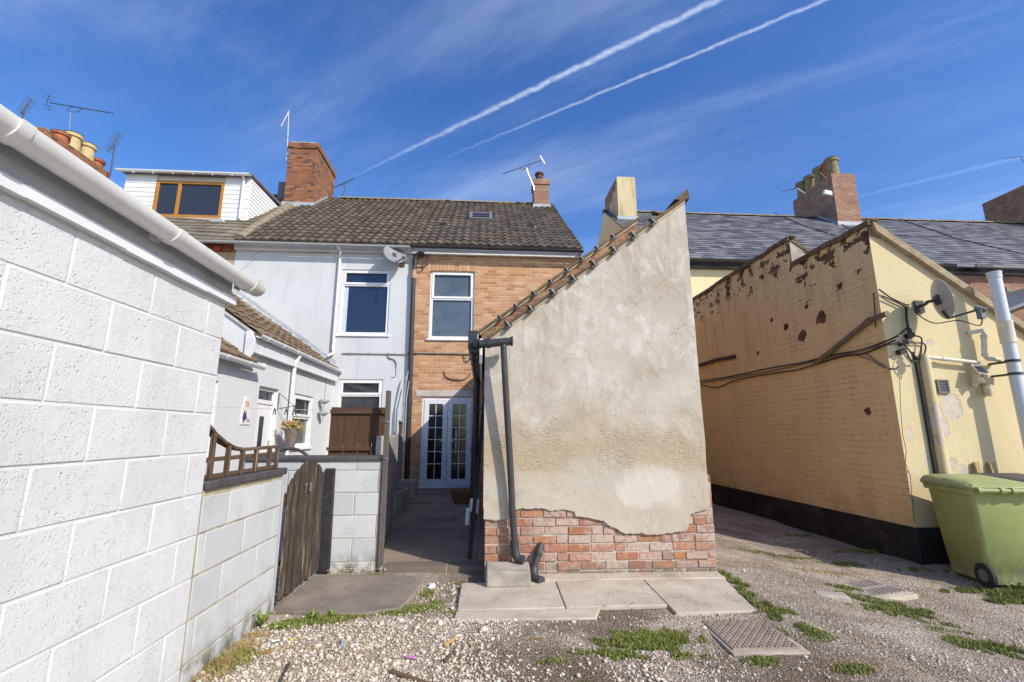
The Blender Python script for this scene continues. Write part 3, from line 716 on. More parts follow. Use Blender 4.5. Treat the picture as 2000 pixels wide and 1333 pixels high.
# ------------------------------------------------------------------ white block garage
GX, GE = -1.55, 2.80
COURSE, C0 = .2182, .0985
gar = thing('garage', 'white painted concrete block garage with a white gutter along its eave', 'garage', (GX, GE, 0))
def block_courses(mb, M, u0, u1, z0, ztop, course, blen, phase, gap, dep, d0=0.):
    k = 0; z = z0
    rows = []
    while z < ztop-.02:
        z1 = min(z+course, ztop); ph = phase+(blen/2 if k % 2 else 0)
        n0 = math.floor((u0-ph)/blen)
        for j in range(n0, n0+int((u1-u0)/blen)+3):
            a, b = max(u0, ph+j*blen), min(u1, ph+(j+1)*blen)
            if b-a < .03: continue
            jz = random.uniform(-.0015, .0015)
            mb.mbox(M, a+gap/2, b-gap/2, z+gap/2, z1-gap/2, d0+jz, d0+dep)
        z = z1; k += 1
MG = SIDE(GX)
w = MB(); block_courses(w, MG, -2.2, GE, C0-COURSE, 2.075, COURSE, .44, .21, .008, .05)
wall = w.build('wall', M_BLOCKPAINT, gar, .005)
MB().box(GX-.09, GX-.0045, -2.2, GE-.004, -.1, 2.08).box(-4.4, GX-.05, GE-.1, GE-.005, -.1, 2.26).box(-4.4, -4.3, -2.2, GE-.1, -.1, 2.26).build('mortar', M_MORTARWHITE, wall)
fs = MB().box(GX-.03, GX+.012, -2.2, GE+.02, 2.10, 2.25); fs.build('fascia', M_FASCIAGREY, gar, .004)
dm = MB(); n = 34
for i in range(n):      # drip board, its lower paint edge lifting here and there
    y0, y1 = -2.2+i*(GE+2.24)/n, -2.2+(i+1)*(GE+2.24)/n
    z = 2.062+random.uniform(0, .006)
    dm.box(GX-.02, GX+.034, y0, y1, z, 2.108+random.uniform(-.002, .003))
dm.build('drip_board', M_FASCIAWHITE, gar)
MB().hexa([(-4.4, -2.2, 2.285), (GX+.02, -2.2, 2.252), (GX+.02, GE+.03, 2.252), (-4.4, GE+.03, 2.285), (-4.4, -2.2, 2.315), (GX+.02, -2.2, 2.27), (GX+.02, GE+.03, 2.27), (-4.4, GE+.03, 2.315)]).build('roof', M_PLINTH, gar)
gA, gB = Vector((GX+.085, -2.2, 2.268)), Vector((GX+.085, 2.97, 2.222)); gr = .058
gt = MB(); halfpipe(gt, gA, gB, gr, n=14)
gt.lathe(gB-Vector((0, .006, 0)), [(gr-.002, 0), (gr-.002, .01)], 24, (0, 1, 0))
go = gt.build('gutter', M_GUTTERWHITE, gar)
for yy in (.35, 1.36, 2.12, 2.86):
    p = gA.lerp(gB, (yy+2.2)/(5.17)); br = gutter_bracket(p, (0, 1, 0), gr, .05)
    br.hexa([(GX+.012, yy-.028, 2.175), (GX+.02, yy-.028, 2.175), (GX+.02, yy+.028, 2.175), (GX+.012, yy+.028, 2.175), (GX+.012, yy-.028, 2.285), (GX+.03, yy-.028, 2.285), (GX+.03, yy+.028, 2.285), (GX+.012, yy+.028, 2.285)])
    br.hexa([(GX+.02, yy-.006, 2.185), (GX+.03, yy-.006, 2.185), (GX+.03, yy+.006, 2.185), (GX+.02, yy+.006, 2.185), (GX+.02, yy-.006, 2.275), (GX+.085, yy-.006, 2.23), (GX+.085, yy+.006, 2.23), (GX+.02, yy+.006, 2.275)])
    br.build('bracket', M_GUTTERWHITE, go)

# ------------------------------------------------------------------ low wall, trellis rail, gate, cross wall
lw = thing('garden_wall', 'low grey block wall with dark coping running on from the white garage', 'wall', (GX, 3.3, 0))
w = MB(); ML = SIDE(GX-.003); block_courses(w, ML, 2.815, 3.875, C0-COURSE, .955, COURSE, .44, .02, .012, .10)
wl = w.build('block_course', M_BLOCKGREY, lw, .004)
MB().box(GX-.10, GX-.008, 2.815, 3.872, -.1, .985).build('mortar', M_MORTAR, wl)
cp = MB()
for a, b in ((2.815, 3.42), (3.424, 3.90)): cp.box(GX-.13, GX+.015, a, b, .985, 1.035)
cp.build('coping', M_COPING, lw, .008)

tr = thing('trellis_rail', 'flaking wooden rail with a dipping curved top on the low block wall', 'railing', (GX-.05, 3.3, 1.03))
XR = GX-.05
top = [(2.70, 1.43), (2.80, 1.365), (2.90, 1.305), (3.02, 1.25), (3.14, 1.212), (3.27, 1.195), (3.42, 1.195), (3.60, 1.197), (3.80, 1.20)]
def toph(y):
    for (a, ha), (b, hb) in zip(top, top[1:]):
        if a <= y <= b: return ha+(hb-ha)*(y-a)/(b-a)
    return top[-1][1]
tb = MB()
for (a, ha), (b, hb) in zip(top[1:], top[2:]): tb.bar((XR, a-.004, ha), (XR, b+.004, hb), .05, .02)
tb.build('top_rail', M_WOODRAILY, tr, .003)
MB().box(XR-.02, XR+.012, 2.80, 3.82, 1.037, 1.062).build('bottom_rail', M_WOODRAILY, tr, .003)
MB().box(XR-.022, XR+.004, 2.80, 3.82, 1.135, 1.16).build('middle_rail', M_WOODRAILY, tr, .003)
for y in (2.90, 3.08, 3.26, 3.45, 3.66, 3.79):
    MB().box(XR+.004, XR+.03, y-.013, y+.013, 1.037, toph(y)-.008).build('baluster', M_WOODRAIL, tr, .003)

XG = -1.535
gate = thing('garden_gate', 'weathered arched plank gate numbered 78 between two pale block walls', 'gate', (XG, 4.38, 0))
ys = np.linspace(3.955, 4.80, 9)
for i in range(8):
    y0, y1 = ys[i], ys[i+1]-.03; yc = (y0+y1)/2; q = (yc-4.37)/.43
    zt0 = 1.04-.20*((y0-4.37)/.43)**2+.03; zt1 = 1.04-.20*((y1-4.37)/.43)**2+.03
    b0 = .05+random.uniform(-.012, .012)
    jx = random.uniform(-.006, .006)
    MB().hexa([(XG-.010+jx, y0, b0), (XG+.012+jx, y0, b0), (XG+.012+jx, y1, b0), (XG-.010+jx, y1, b0), (XG-.010+jx, y0, zt0), (XG+.012+jx, y0, zt0), (XG+.012+jx, y1, zt1), (XG-.010+jx, y1, zt1)]).build('board', M_WOODGATE, gate, .003)
for z in (.25, .78): MB().box(XG-.045, XG-.018, 3.96, 4.79, z-.045, z+.045).build('ledge_rail', M_WOODRAILY, gate, .003)
MB().bar((XG-.03, 4.0, .28), (XG-.03, 4.74, .76), .02, .07).build('brace', M_WOODRAILY, gate)
bl = MB().tube([(XG+.02, 4.74, .70), (XG+.03, 4.76, .69), (XG+.03, 4.80, .70), (XG+.02, 4.83, .71)], .007, 8)
bl.build('latch', M_IRON, gate)

def text_part(s, size, Mx, m, parent, name='number', ext=.001):
    cu = bpy.data.curves.new('t', 'FONT'); cu.body = s; cu.size = size; cu.extrude = ext; cu.align_x = 'CENTER'; cu.align_y = 'CENTER'
    to = bpy.data.objects.new('t', cu); COL.objects.link(to); bpy.context.view_layer.update()
    me = bpy.data.meshes.new_from_object(to.evaluated_get(bpy.context.evaluated_depsgraph_get()))
    bpy.data.objects.remove(to); me.transform(Mx)
    off = WLOC[parent.name]; me.transform(Matrix.Translation(-off)); me.materials.clear(); me.materials.append(m); me.name = name
    o = bpy.data.objects.new(name, me); COL.objects.link(o); o.parent = parent; WLOC[o.name] = off.copy(); return o
def facing_x(p):   # text lying on a plane that faces +x, reading along +y
    return Matrix(((0, 0, 1, p[0]), (1, 0, 0, p[1]), (0, 1, 0, p[2]), (0, 0, 0, 1)))
text_part('7', .11, facing_x((XG+.021, 4.275, .83)), M_NUMPAINT, gate)
text_part('8', .11, facing_x((XG+.021, 4.385, .83)), M_NUMPAINT, gate)

gp = thing('gate_post', 'short black tarred post between the plank gate and the block pier', 'post', (-1.49, 4.86, 0))
MB().hexa([(-1.53, 4.835, 0), (-1.44, 4.835, 0), (-1.44, 4.885, 0), (-1.53, 4.885, 0), (-1.545, 4.835, .955), (-1.455, 4.835, .955), (-1.455, 4.885, .955), (-1.545, 4.885, .955)]).build('shaft', M_POSTDARK, gp, .006)
MB().box(-1.543, -1.457, 4.84, 4.88, .955, .962).build('end_grain', M_WOODPOST, gp)
gj = thing('gate_jamb', 'thin grey metal strip on the end of the low wall beside the plank gate', 'post', (GX, 3.9, 0))
MB().box(GX-.06, GX+.006, 3.879, 3.897, 0, .90).build('strip', M_GUTTERGREY, gj, .002)
MB().tube([(GX+.006, 3.888, .7), (GX+.02, 3.9, .7), (GX+.02, 3.94, .7)], .008, 8).build('hinge_pin', M_IRON, gj)

cw = thing('cross_wall', 'grey block wall with rounded dark coping between gate and tall metal post', 'wall', (-1.6, 4.9, 0))
w = MB(); MC = FAC(4.90); block_courses(w, MC, -2.35, -1.005, C0-COURSE-.015, 1.03, .214, .44, -.16, .010, .10)
wl = w.build('block_course', M_BLOCKGREY, cw, .004)
MB().box(-2.35, -1.008, 4.905, 4.998, -.1, 1.032).build('mortar', M_MORTARLIGHT, wl)
cp = MB()
for a, b in ((-2.35, -1.93), (-1.927, -1.48), (-1.477, -.995)):
    cp.prism([(4.88, 1.03), (4.88, 1.06), (4.90, 1.078), (4.95, 1.085), (5.0, 1.078), (5.02, 1.06), (5.02, 1.03)], lambda u, v, d: (d, u, v), a, b)
cp.build('coping', M_COPING, cw, .004)

pn = thing('fence_panel', 'brown wooden fence panel with two rails standing above the block wall', 'fence', (-1.3, 5.06, 0))
x = -1.60
for i, wd in enumerate((.148, .15, .142, .152)):
    MB().box(x+.002, x+wd-.002, 5.055, 5.07, .12, 1.572+random.uniform(-.004, .006)).build('board', M_WOODFENCE, pn, .002); x += wd
MB().box(-1.602, -1.005, 5.03, 5.055, 1.505, 1.545).build('rail', M_WOODFENCEX, pn, .003)
MB().box(-1.612, -1.015, 5.03, 5.055, 1.125, 1.16).build('rail', M_WOODFENCEX, pn, .003)
MB().box(-1.607, -1.010, 5.03, 5.055, .3, .34).build('rail', M_WOODFENCEX, pn, .003)
mp = thing('metal_post', 'tall thin grey weathered post at the end of the block pier', 'post', (-.972, 4.9, 0))
MB().hexa([(-.997, 4.87, 0), (-.945, 4.87, 0), (-.945, 4.92, 0), (-.997, 4.92, 0), (-1.0, 4.87, 1.735), (-.953, 4.87, 1.735), (-.953, 4.92, 1.735), (-1.0, 4.92, 1.735)]).build('shaft', M_WOODPOST, mp, .005)
for z in (1.42, 1.06):
    tw = MB(); tw.tube([(-1.0, 4.865, z), (-.972, 4.86, z-.006), (-.945, 4.865, z-.012)], .004, 6); tw.tube([(-1.0, 4.865, z), (-1.04, 4.9, z+.02), (-1.06, 4.98, z+.06)], .003, 6)
    tw.build('wire_tie', M_ALU, mp)

# receding wall between the two back yards
sw = thing('yard_wall', 'shaded grey block wall running back to the brick house beside the passage', 'wall', (-1.2, 8, 0))
dirv = Vector((-.86, 6.36, 0)).normalized(); nrm = Vector((dirv.y, -dirv.x, 0)); P0 = Vector((-1.005, 5.02, 0))
MSK = lambda u, v, d: tuple(P0+dirv*u-nrm*d+Vector((0, 0, v)))
w = MB(); block_courses(w, MSK, 0, 6.4, -.05, 1.26, .2182, .44, .1, .010, .10)
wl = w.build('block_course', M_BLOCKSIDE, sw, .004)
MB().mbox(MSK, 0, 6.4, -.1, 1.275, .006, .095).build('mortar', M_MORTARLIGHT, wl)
tl = thing('lattice_fence', 'dark low lattice panel on the far end of the shaded yard wall', 'trellis', tuple(P0+dirv*5.4))
t_ = MB()
for z in (1.28, 1.52): t_.mbox(MSK, 4.5, 6.3, z, z+.03, .03, .06)
t_.build('rail', M_IRON, tl)
t_ = MB(); u = 4.5
while u < 6.2:
    a, b = Vector(MSK(u, 1.29, .045)), Vector(MSK(u+.22, 1.53, .045)); t_.bar(a, b, .008, .02); a, b = Vector(MSK(u+.22, 1.29, .05)), Vector(MSK(u, 1.53, .05)); t_.bar(a, b, .008, .02); u += .09
t_.build('lattice', M_WOODFENCE, tl)

# ------------------------------------------------------------------ rendered brick outbuilding (centre)
GY = 4.56
eL, pk = U(951, 657, y=GY), U(1339, 383, y=GY)
OX0, OX1 = .03, pk.x
sl = (pk.z-eL.z)/(pk.x-eL.x); ez = lambda x: eL.z+sl*(x-eL.x)
ob = thing('outbuilding', 'lean-to brick outbuilding with stained beige render over bare brick at its foot', 'outbuilding', (OX0, GY, 0))
RY = 6.85
b = MB()
b.prism([(OX0, -.15), (OX1, -.15), (OX1, ez(OX1)-.05), (OX0, ez(OX0)-.05)], FAC(0), GY+.035, RY)
b.build('wall', M_BRICKBROWN, ob)
# the courses left bare at the foot: single bricks of several sizes
bb = MB(); random.seed(21)
z = .0; k = 0
while z < .86:
    hh = .0775 if k else .062
    x = OX0+.003; first = True
    while x < OX1+.03:
        L_ = random.choice([.112, .218, .222, .226, .226, .226]) if k else random.choice([.11, .112, .115, .22])
        if first and k % 2: L_ = .112
        first = False
        x1 = min(x+L_, OX1+.035)
        if OX1+.035-x1 < .05: x1 = OX1+.035
        dz = random.uniform(-.003, .003); dd = random.uniform(-.006, .006)
        c = [(x, GY+.012+dd, z+dz), (x1-.008, GY+.012+dd+random.uniform(-.003, .003), z+dz), (x1-.008, GY+.10, z+dz), (x, GY+.10, z+dz)]
        t_ = [(a_, b_, z+hh-.009+dz+random.uniform(-.002, .002)) for a_, b_, _ in c]
        bb.hexa(c+t_); x = x1
    z += hh; k += 1
bo = bb.build('bare_brick', M_BASEBRICK, ob, .005)
MB().box(OX0+.004, OX1+.026, GY+.021, GY+.05, -.1, .9).build('mortar', M_MORTARLIGHT, bo)
# left flank bricks (seen edge on)
edge = [(150, 836), (175, 843), (200, 840), (228, 832), (243, 824), (252, 800), (275, 793), (305, 796), (335, 793), (365, 797), (395, 806), (420, 801), (445, 799), (470, 802), (486, 808), (494, 826), (520, 830), (548, 833), (568, 836), (590, 842), (606, 846), (618, 858), (634, 868), (655, 874), (672, 890), (690, 896), (720, 894), (752, 892), (790, 899), (825, 897), (860, 893), (890, 888), (915, 886), (932, 876), (942, 850), (944, 820), (965, 808), (990, 803), (1012, 797), (1032, 788)]
ep = []
for a, c_ in edge:
    q = U(880+a/2.019, 600+c_/2.019, y=GY); ep.append((q.x, q.z))
ep[0] = (OX0-.012, ep[0][1]); ep[-1] = (OX1-.004, ep[-1][1])
fine = []
for (a, h1), (c_, h2) in zip(ep, ep[1:]):
    for t in (0, .33, .66): fine.append((a+(c_-a)*t+random.uniform(-.003, .003), h1+(h2-h1)*t+random.uniform(-.006, .006)))
fine.append(ep[-1])
rtop = [(OX1-.022, ez(OX1)-.045), (OX0-.012, ez(OX0)-.055)]
right = []
for t in np.linspace(.06, .94, 24): right.append((OX1-.004-.018*t+random.uniform(-.004, .004), ep[-1][1]+(ez(OX1)-.045-ep[-1][1])*t))
b = MB(); b.prism(fine+right+rtop, FAC(0), GY-.012, GY+.034)
b.build('render_coat', M_GABLE, ob, .005, smooth=False)
b = MB(); b.prism([(GY-.0118, .62), (RY, .62), (RY, ez(OX0)-.05), (GY-.0118, ez(OX0)-.05)], SIDEL(OX0-.014), 0, .013); b.build('render_coat', M_GABLE, ob)
# roofs: front part, then the taller brick part behind
def verge(parent, x0, x1, z0, s, Y0, Y1, th=.045):
    M = FAC(0)
    r = MB(); r.prism([(x0-.06, z0-.06*s), (x1+.03, z0+(x1+.03-x0)*s), (x1+.03, z0+(x1+.03-x0)*s+th), (x0-.06, z0-.06*s+th)], M, Y0-.045, Y1)
    ro = r.build('roof', M_CAP, parent, .004)
    r = MB(); r.prism([(x0-.03, z0-.03*s-.035), (x1, z0+(x1-x0)*s-.035), (x1, z0+(x1-x0)*s-.002), (x0-.03, z0-.03*s-.002)], M, Y0-.02, Y0+.05)
    r.build('verge_mortar', M_MORTAR, ro)
    return ro
ro1 = verge(ob, OX0, OX1-.02, ez(OX0)-.045, sl, GY, RY, .032)
rL, rP = U(937, 645, y=RY), U(1245, 426, y=RY)
s2 = (rP.z-rL.z)/(rP.x-rL.x); ez2 = lambda x: rL.z+s2*(x-rL.x)
RX0, RX1 = rL.x+.03, rP.x
b = MB(); b.prism([(RX0, -.1), (RX1, -.1), (RX1, ez2(RX1)-.05), (RX0, ez2(RX0)-.05)], FAC(0), RY+.01, 11.42)
b.build('wall', M_BRICKBROWN, ob)
ro2 = verge(ob, RX0, RX1, ez2(RX0)-.05, s2, RY, 11.40)
def clip(parent, x, z, s, Y):
    t = Vector((1, 0, s)).normalized(); n = Vector((-s, 0, 1)).normalized(); p = Vector((x, Y-.05, z))
    m = MB(); m.bar(p-n*.035-t*.04, p-n*.035+t*.04, .02, .026, n); m.bar(p-n*.05, p+n*.034, .012, .014, (0, 1, 0)); m.bar(p+n*.034+Vector((0, -.01, 0)), p+n*.034+Vector((0, .06, 0)), .016, .01)
    m.bar(p-n*.04-t*.04+Vector((0, -.016, 0)), p-n*.04+t*.02+Vector((0, -.016, 0)), .006, .03, n)
    return m.build('verge_clip', M_PIPEGREY, parent)
def strap(parent, x, z, s, Y):
    t = Vector((1, 0, s)).normalized(); n = Vector((-s, 0, 1)).normalized(); p = Vector((x, Y-.068, z))
    m = MB(); m.bar(p-n*.046, p+n*.03, .008, .006, (0, 1, 0)); m.bar(p+n*.028, p+n*.028+Vector((0, .05, 0)), .008, .006)
    return m.build('clip_strap', M_GUTTERGREY, parent)
for a, c_ in ((345, 1045), (515, 930), (685, 815), (835, 700), (990, 580), (1140, 465), (1290, 355), (1435, 245)):
    q = U(900+a*.26, 360+c_*.26, y=GY-.05); c1 = clip(ro1, q.x, ez(q.x)-.03, sl, GY); strap(ro1, q.x+.012, ez(q.x)-.025, sl, GY)
for a, c_ in ((290, 1010), (410, 920), (545, 830), (670, 740), (790, 655), (905, 560), (1020, 470), (1140, 385)):
    q = U(900+a*.26, 360+c_*.26, y=RY-.05); clip(ro2, q.x, ez2(q.x)-.03, s2, RY); strap(ro2, q.x+.015, ez2(q.x)-.025, s2, RY)
# peak: a broken slate and crumbled edge
pkb = MB(); pkb.hexa([(OX1-.10, GY-.02, ez(OX1)-.06), (OX1+.03, GY-.02, ez(OX1)-.05), (OX1+.05, GY+.5, ez(OX1)-.05), (OX1-.10, GY+.5, ez(OX1)-.06), (OX1-.14, GY-.03, ez(OX1)-.06), (OX1+.02, GY-.03, ez(OX1)+.07), (OX1+.04, GY+.5, ez(OX1)+.07), (OX1-.14, GY+.5, ez(OX1)-.05)])
pkb.rock((OX1-.33, GY+.06, ez(OX1-.33)+.06), .05, .05, .03); pkb.build('ridge_flashing', M_CAP, ro1)
cb = MB()
for i in range(9): cb.rock((OX1-.006, GY+.05+random.uniform(0, .08), ez(OX1)-.12-i*.05), .014, .03, .022)
cb.build('crumbled_edge', M_MORTAR, ob)
# white fascia ends at the two eaves
MB().bar((OX0-.055, GY-.02, ez(OX0)-.28), (OX0-.055, GY-.02, ez(OX0)-.03), .03, .03, (0, 1, 0)).box(OX0-.07, OX0-.045, GY-.03, RY, ez(OX0)-.2, ez(OX0)-.04).build('fascia', M_FASCIAWHITE, ob, .003)
MB().box(RX0-.075, RX0-.05, RY-.04, 11.38, ez2(RX0)-.25, ez2(RX0)-.06).build('fascia', M_FASCIAWHITE, ob, .003)
# gutters along the eaves on the left flank
gz1 = ez(OX0)-.10
gm = MB(); halfpipe(gm, (OX0-.125, GY-.10, gz1), (OX0-.125, RY+.1, gz1-.03), .055); gm.tube([(OX0-.125, GY-.10, gz1-.02), (OX0-.125, GY-.04, gz1-.02)], .06, 12)
go = gm.build('gutter', M_PIPEBLACK, ob)
for yy in (4.75, 5.15, 5.6, 6.1, 6.6): gutter_bracket((OX0-.125, yy, gz1-.012), (0, 1, 0), .055, .05).build('bracket', M_PIPEBLACK, go)
gm = MB(); halfpipe(gm, (RX0-.13, RY-.06, ez2(RX0)-.12), (RX0-.13, 11.35, ez2(RX0)-.15), .055); gm.box(RX0-.20, RX0-.06, RY-.08, RY+.05, ez2(RX0)-.26, ez2(RX0)-.05)
gm.build('gutter', M_PIPEBLACK, ob, .004)
# grey-black downpipe in the passage and its junction
dp = MB(); dp.tube([(OX0-.125, RY+.05, gz1-.03), (OX0-.125, RY+.05, gz1-.14), (OX0-.13, RY+.08, gz1-.22), (OX0-.145, RY+.12, .1)], .052, 12)
for z in (gz1-.2, 1.1): dp.tube([(OX0-.14, RY+.11, z), (OX0-.14, RY+.11, z-.07)], .06, 12)
dp.build('downpipe', M_PIPEBLACK, ob)
# bent pipe leaning in front of the gable
hp = MB(); hA, hB = U(936, 673, y=4.38), U(999, 667, y=4.38)
hp.tube([hA, hB], .039, 14); hp.tube([hB-Vector((.004, 0, 0)), hB+Vector((.012, 0, .0))], .05, 14); hp.tube([hA.lerp(hB, .22), hA.lerp(hB, .36)], .046, 14)
hp.tube([hA, hA+Vector((-.02, .05, .02)), (OX0-.125, GY-.06, gz1-.02)], .045, 12)
hpo = hp.build('gutter_branch', M_PIPEBLACK, ob)
bp = MB(); P_ = [U(984, 674, y=4.38), U(984, 692, y=4.38), U(990, 800, y=4.42), U(996, 900, y=4.46), U(1001, 1000, y=4.485), U(1005, 1060, y=4.49)]
bp.cable(P_, .031, 14); bp.tube([P_[-1]+Vector((0, 0, .02)), P_[-1]-Vector((-.002, 0, .03))], .041, 14)
e0 = P_[-1]-Vector((-.003, 0, .03)); bp.tube([e0, e0+Vector((.006, -.004, -.075)), e0+Vector((.03, -.02, -.105)), e0+Vector((.075, -.045, -.11))], .041, 14)
bp.build('downpipe', M_PIPEGREY, ob)
# waste pipe stub by the foot
wp = MB(); A_ = U(1056, 1066, y=GY); Bm = U(1053, 1078, y=GY-.05); C_ = U(1043, 1110, y=GY-.08); D_ = U(1042, 1120, y=GY-.10)
wp.tube([A_+Vector((0, .05, .0)), A_+Vector((0, -.02, 0)), Bm, C_], .030, 12); wp.tube([Bm, Bm.lerp(C_, .2)], .036, 12)
wpo = wp.build('waste_pipe', M_PIPEGREY, ob)
MB().tube([C_, D_, U(1046, 1132, y=GY-.14), U(1058, 1136, y=GY-.2)], .042, 12).build('gully_bend', M_PIPEGREY, wpo)
cl = MB().rock(tuple(U(1063, 1138, y=GY-.12)), .07, .06, .05, .15, 2); cl.build('cement_haunch', M_CONCRETE, ob)
kb = thing('kerb_block', 'rough concrete block lying under the bent downpipe', 'concrete block', (.24, 4.40, .02))
MB().hexa([(.045, 4.26, .015), (.43, 4.25, .015), (.44, 4.52, .015), (.04, 4.52, .015), (.05, 4.265, .15), (.425, 4.255, .135), (.435, 4.52, .155), (.045, 4.52, .165)]).build('kerb', M_CONCRETE, kb, .014)

# ------------------------------------------------------------------ yellow outbuilding (right)
def K(x, y, z): return (x*YK, y*YK, 1.3+(z-1.3)*YK)
yb = thing('outbuilding', 'peeling yellow painted lean-to outbuilding with stepped gable wall and black plinth', 'outbuilding', (YX, YY, -.2))
fp = U(1724, 436, y=YY); ft = U(1990, 612, y=YY)
FS = (ft.z-fp.z)/(ft.x-fp.x); FT = fp.z-.03; fz = lambda x: FT+FS*(x-YX)
W2 = YX+2.45
YM = U(1545, 505, x=YX).y; st0 = U(1545, 466, x=YX).z; NT = U(1640, 478, x=YX).z+.0
NT = FT-.005
PLZ = 1.3+(.36-1.3)*YK
f_ = MB(); M = FAC(YY)
f_.quad(M(YX, PLZ, 0), M(W2, PLZ, 0), M(W2, fz(W2), 0), M(YX, FT, 0))
f_.build('front_wall', M_YELFRONT, yb)
s_ = MB(); M = SIDEL(YX)
s_.quad(M(YY, PLZ, 0), M(YM, PLZ, 0), M(YM, NT, 0), M(YY, NT, 0)); s_.quad(M(YM, PLZ, 0), M(11.43, PLZ, 0), M(11.43, st0, 0), M(YM, st0, 0))
s_.build('side_wall', M_YELSIDE, yb)
s_ = MB(); zz2 = lambda x: st0+FS*(x-YX)
s_.quad((YX, YM, NT-.1), (YX+1.2, YM, NT-.9), (YX+1.2, YM, zz2(YX+1.2)), (YX, YM, st0)); s_.build('step_gable', m_flat('flaking_grey_render', (.50, .44, .36), .9, .1, var=.3, dirt=.7, sc=6., bump=1.), yb)
p_ = MB(); p_.box(YX-.03, W2, YY-.03, YY+.3, -.5, PLZ).box(YX-.03, YX+.3, YY+.3, 11.43, -.5, PLZ-.0); p_.build('plinth', M_PLINTH, yb, .012)
r_ = MB(); M = FAC(0)
r_.prism([(YX-.02, FT), (W2+.1, fz(W2+.1)), (W2+.1, fz(W2+.1)+.05), (YX-.02, FT+.05)], M, YY-.03, YM+.02); r_.prism([(YX-.02, st0), (W2+.1, zz2(W2+.1)), (W2+.1, zz2(W2+.1)+.05), (YX-.02, st0+.05)], M, YM-.03, 11.42)
ro = r_.build('roof', M_CAP, yb)
c_ = MB(); c_.prism([(YX+.05, FT-.115), (W2+.1, fz(W2+.1)-.085), (W2+.1, fz(W2+.1)+.02), (YX+.02, FT+.03)], M, YY-.07, YY+.02); c_.build('verge_coping', M_CAPSTONE, ro, .008)
for (a, e, zt) in ((YY-.05, YM+.01, NT), (YM-.03, 11.42, st0)):
    y = a; c_ = MB(); c_.rock((YX+.05, a+.05, zt+.04), .075, .09, .045, .1, 2)
    while y < e:
        y1 = min(e, y+random.uniform(.22, .34)); dz = random.uniform(-.012, .012)
        c_.box(YX-.035+random.uniform(-.008, .008), YX+.13, y, y1-.004, zt-.02+dz, zt+.055+dz); y = y1
    c_.build('wall_capping', M_CAP, ro, .006)

c_ = MB(); c_.prism([(YX+.0, FT-.16), (YX+.14, FT-.20), (YX+.30, FT-.14), (YX+.2, FT-.03), (YX+.0, FT-.0)], M, YY-.012, YY+.01); c_.build('bare_patch', m_flat('bare_patch_render', (.30, .2, .12), .9, .1, var=.3, dirt=.4, sc=8., bump=1.), yb)
c_ = MB(); c_.prism([(YX, st0-.42), (YX+.16, st0-.5), (YX+.22, st0-.2), (YX+.4, st0-.33), (YX+.1, st0-.0), (YX, st0)], M, YM-.012, YM+.01); c_.build('bare_patch', M_CONCRETE, yb)
# hairline crack down the side wall
ck = MB(); pts = [U(x, y, x=YX-.002) for x, y in ((1757, 740), (1759, 800), (1763, 850), (1770, 880), (1768, 905), (1778, 930), (1781, 970), (1786, 1020))]
for a, e in zip(pts, pts[1:]): ck.bar(a, e, .006, .003, (1, 0, 0))
ck.build('crack', M_CABLE, yb)
# painted vertical pipe with the black cable beside it
pp = MB(); a = U(1806, 702, y=YY-.06); pp.tube([(a.x, YY-.06, a.z), (a.x, YY-.06, PLZ-.05)], [.055, .055], 14); pp.tube([(a.x, YY-.06, a.z), (a.x, YY-.06, a.z+.06)], .045, 10)
pp.build('painted_pipe', M_YELFRONT, yb)
MB().tube([(a.x-.085, YY-.01, a.z+.1), (a.x-.08, YY-.014, 1.9), (a.x-.082, YY-.012, 1.0), (a.x-.08, YY-.014, PLZ)], .012, 8).build('cable_drop', M_CABLE, yb)
# tall pale soil pipe
FPY = YY-.26; ft_ = U(1941, 534, y=FPY)
sp = MB(); xx = ft_.x; sp.tube([(xx, FPY, ft_.z), (xx, FPY, -.2)], .064, 20)
so = sp.build('soil_pipe', M_SOILWHITE, yb)
for z0, z1, r in ((ft_.z+.012, ft_.z-.07, .071), (U(1950, 628, y=FPY).z, U(1950, 670, y=FPY).z, .076), (.25, .1, .076)):
    MB().tube([(xx, FPY, z0), (xx, FPY, z0-.012), (xx, FPY, z0-.02), (xx, FPY, z1)], [r+.004, r+.004, r, r], 20).build('socket', M_PIPECREAM if r > .072 else M_SOILWHITE, so)
for z in (U(1955, 703, y=FPY).z, U(1955, 728, y=FPY).z, .55):
    m = MB(); m.tube([(xx, FPY, z), (xx, FPY, z-.03)], .072, 20); m.box(xx-.02, xx+.02, FPY+.06, YY, z-.028, z-.004); m.build('pipe_clip', M_PIPEBLACK, so)
# waste pipes
wy = YY-.07
wm = MB(); a, e = U(1803, 697, y=wy), U(1912, 709, y=wy)
wm.tube([a, e], .024, 12); wm.tube([a.lerp(e, .33), a.lerp(e, .37)], .03, 12); wm.build('waste_pipe', M_PIPECREAM, yb)
wm = MB(); q = [U(x, y, y=wy-.03) for x, y in ((1906, 648), (1918, 646), (1921, 655), (1923, 695), (1930, 701), (1952, 703))]
q[0] = Vector((q[0].x, YY, q[0].z)); wm.tube(q, .028, 12); wm.tube([q[2], q[2].lerp(q[3], .15)], .034, 12); wm.tube([q[3].lerp(q[2], .12), q[3]], .034, 12); wm.build('waste_pipe', M_PIPECREAM, yb)
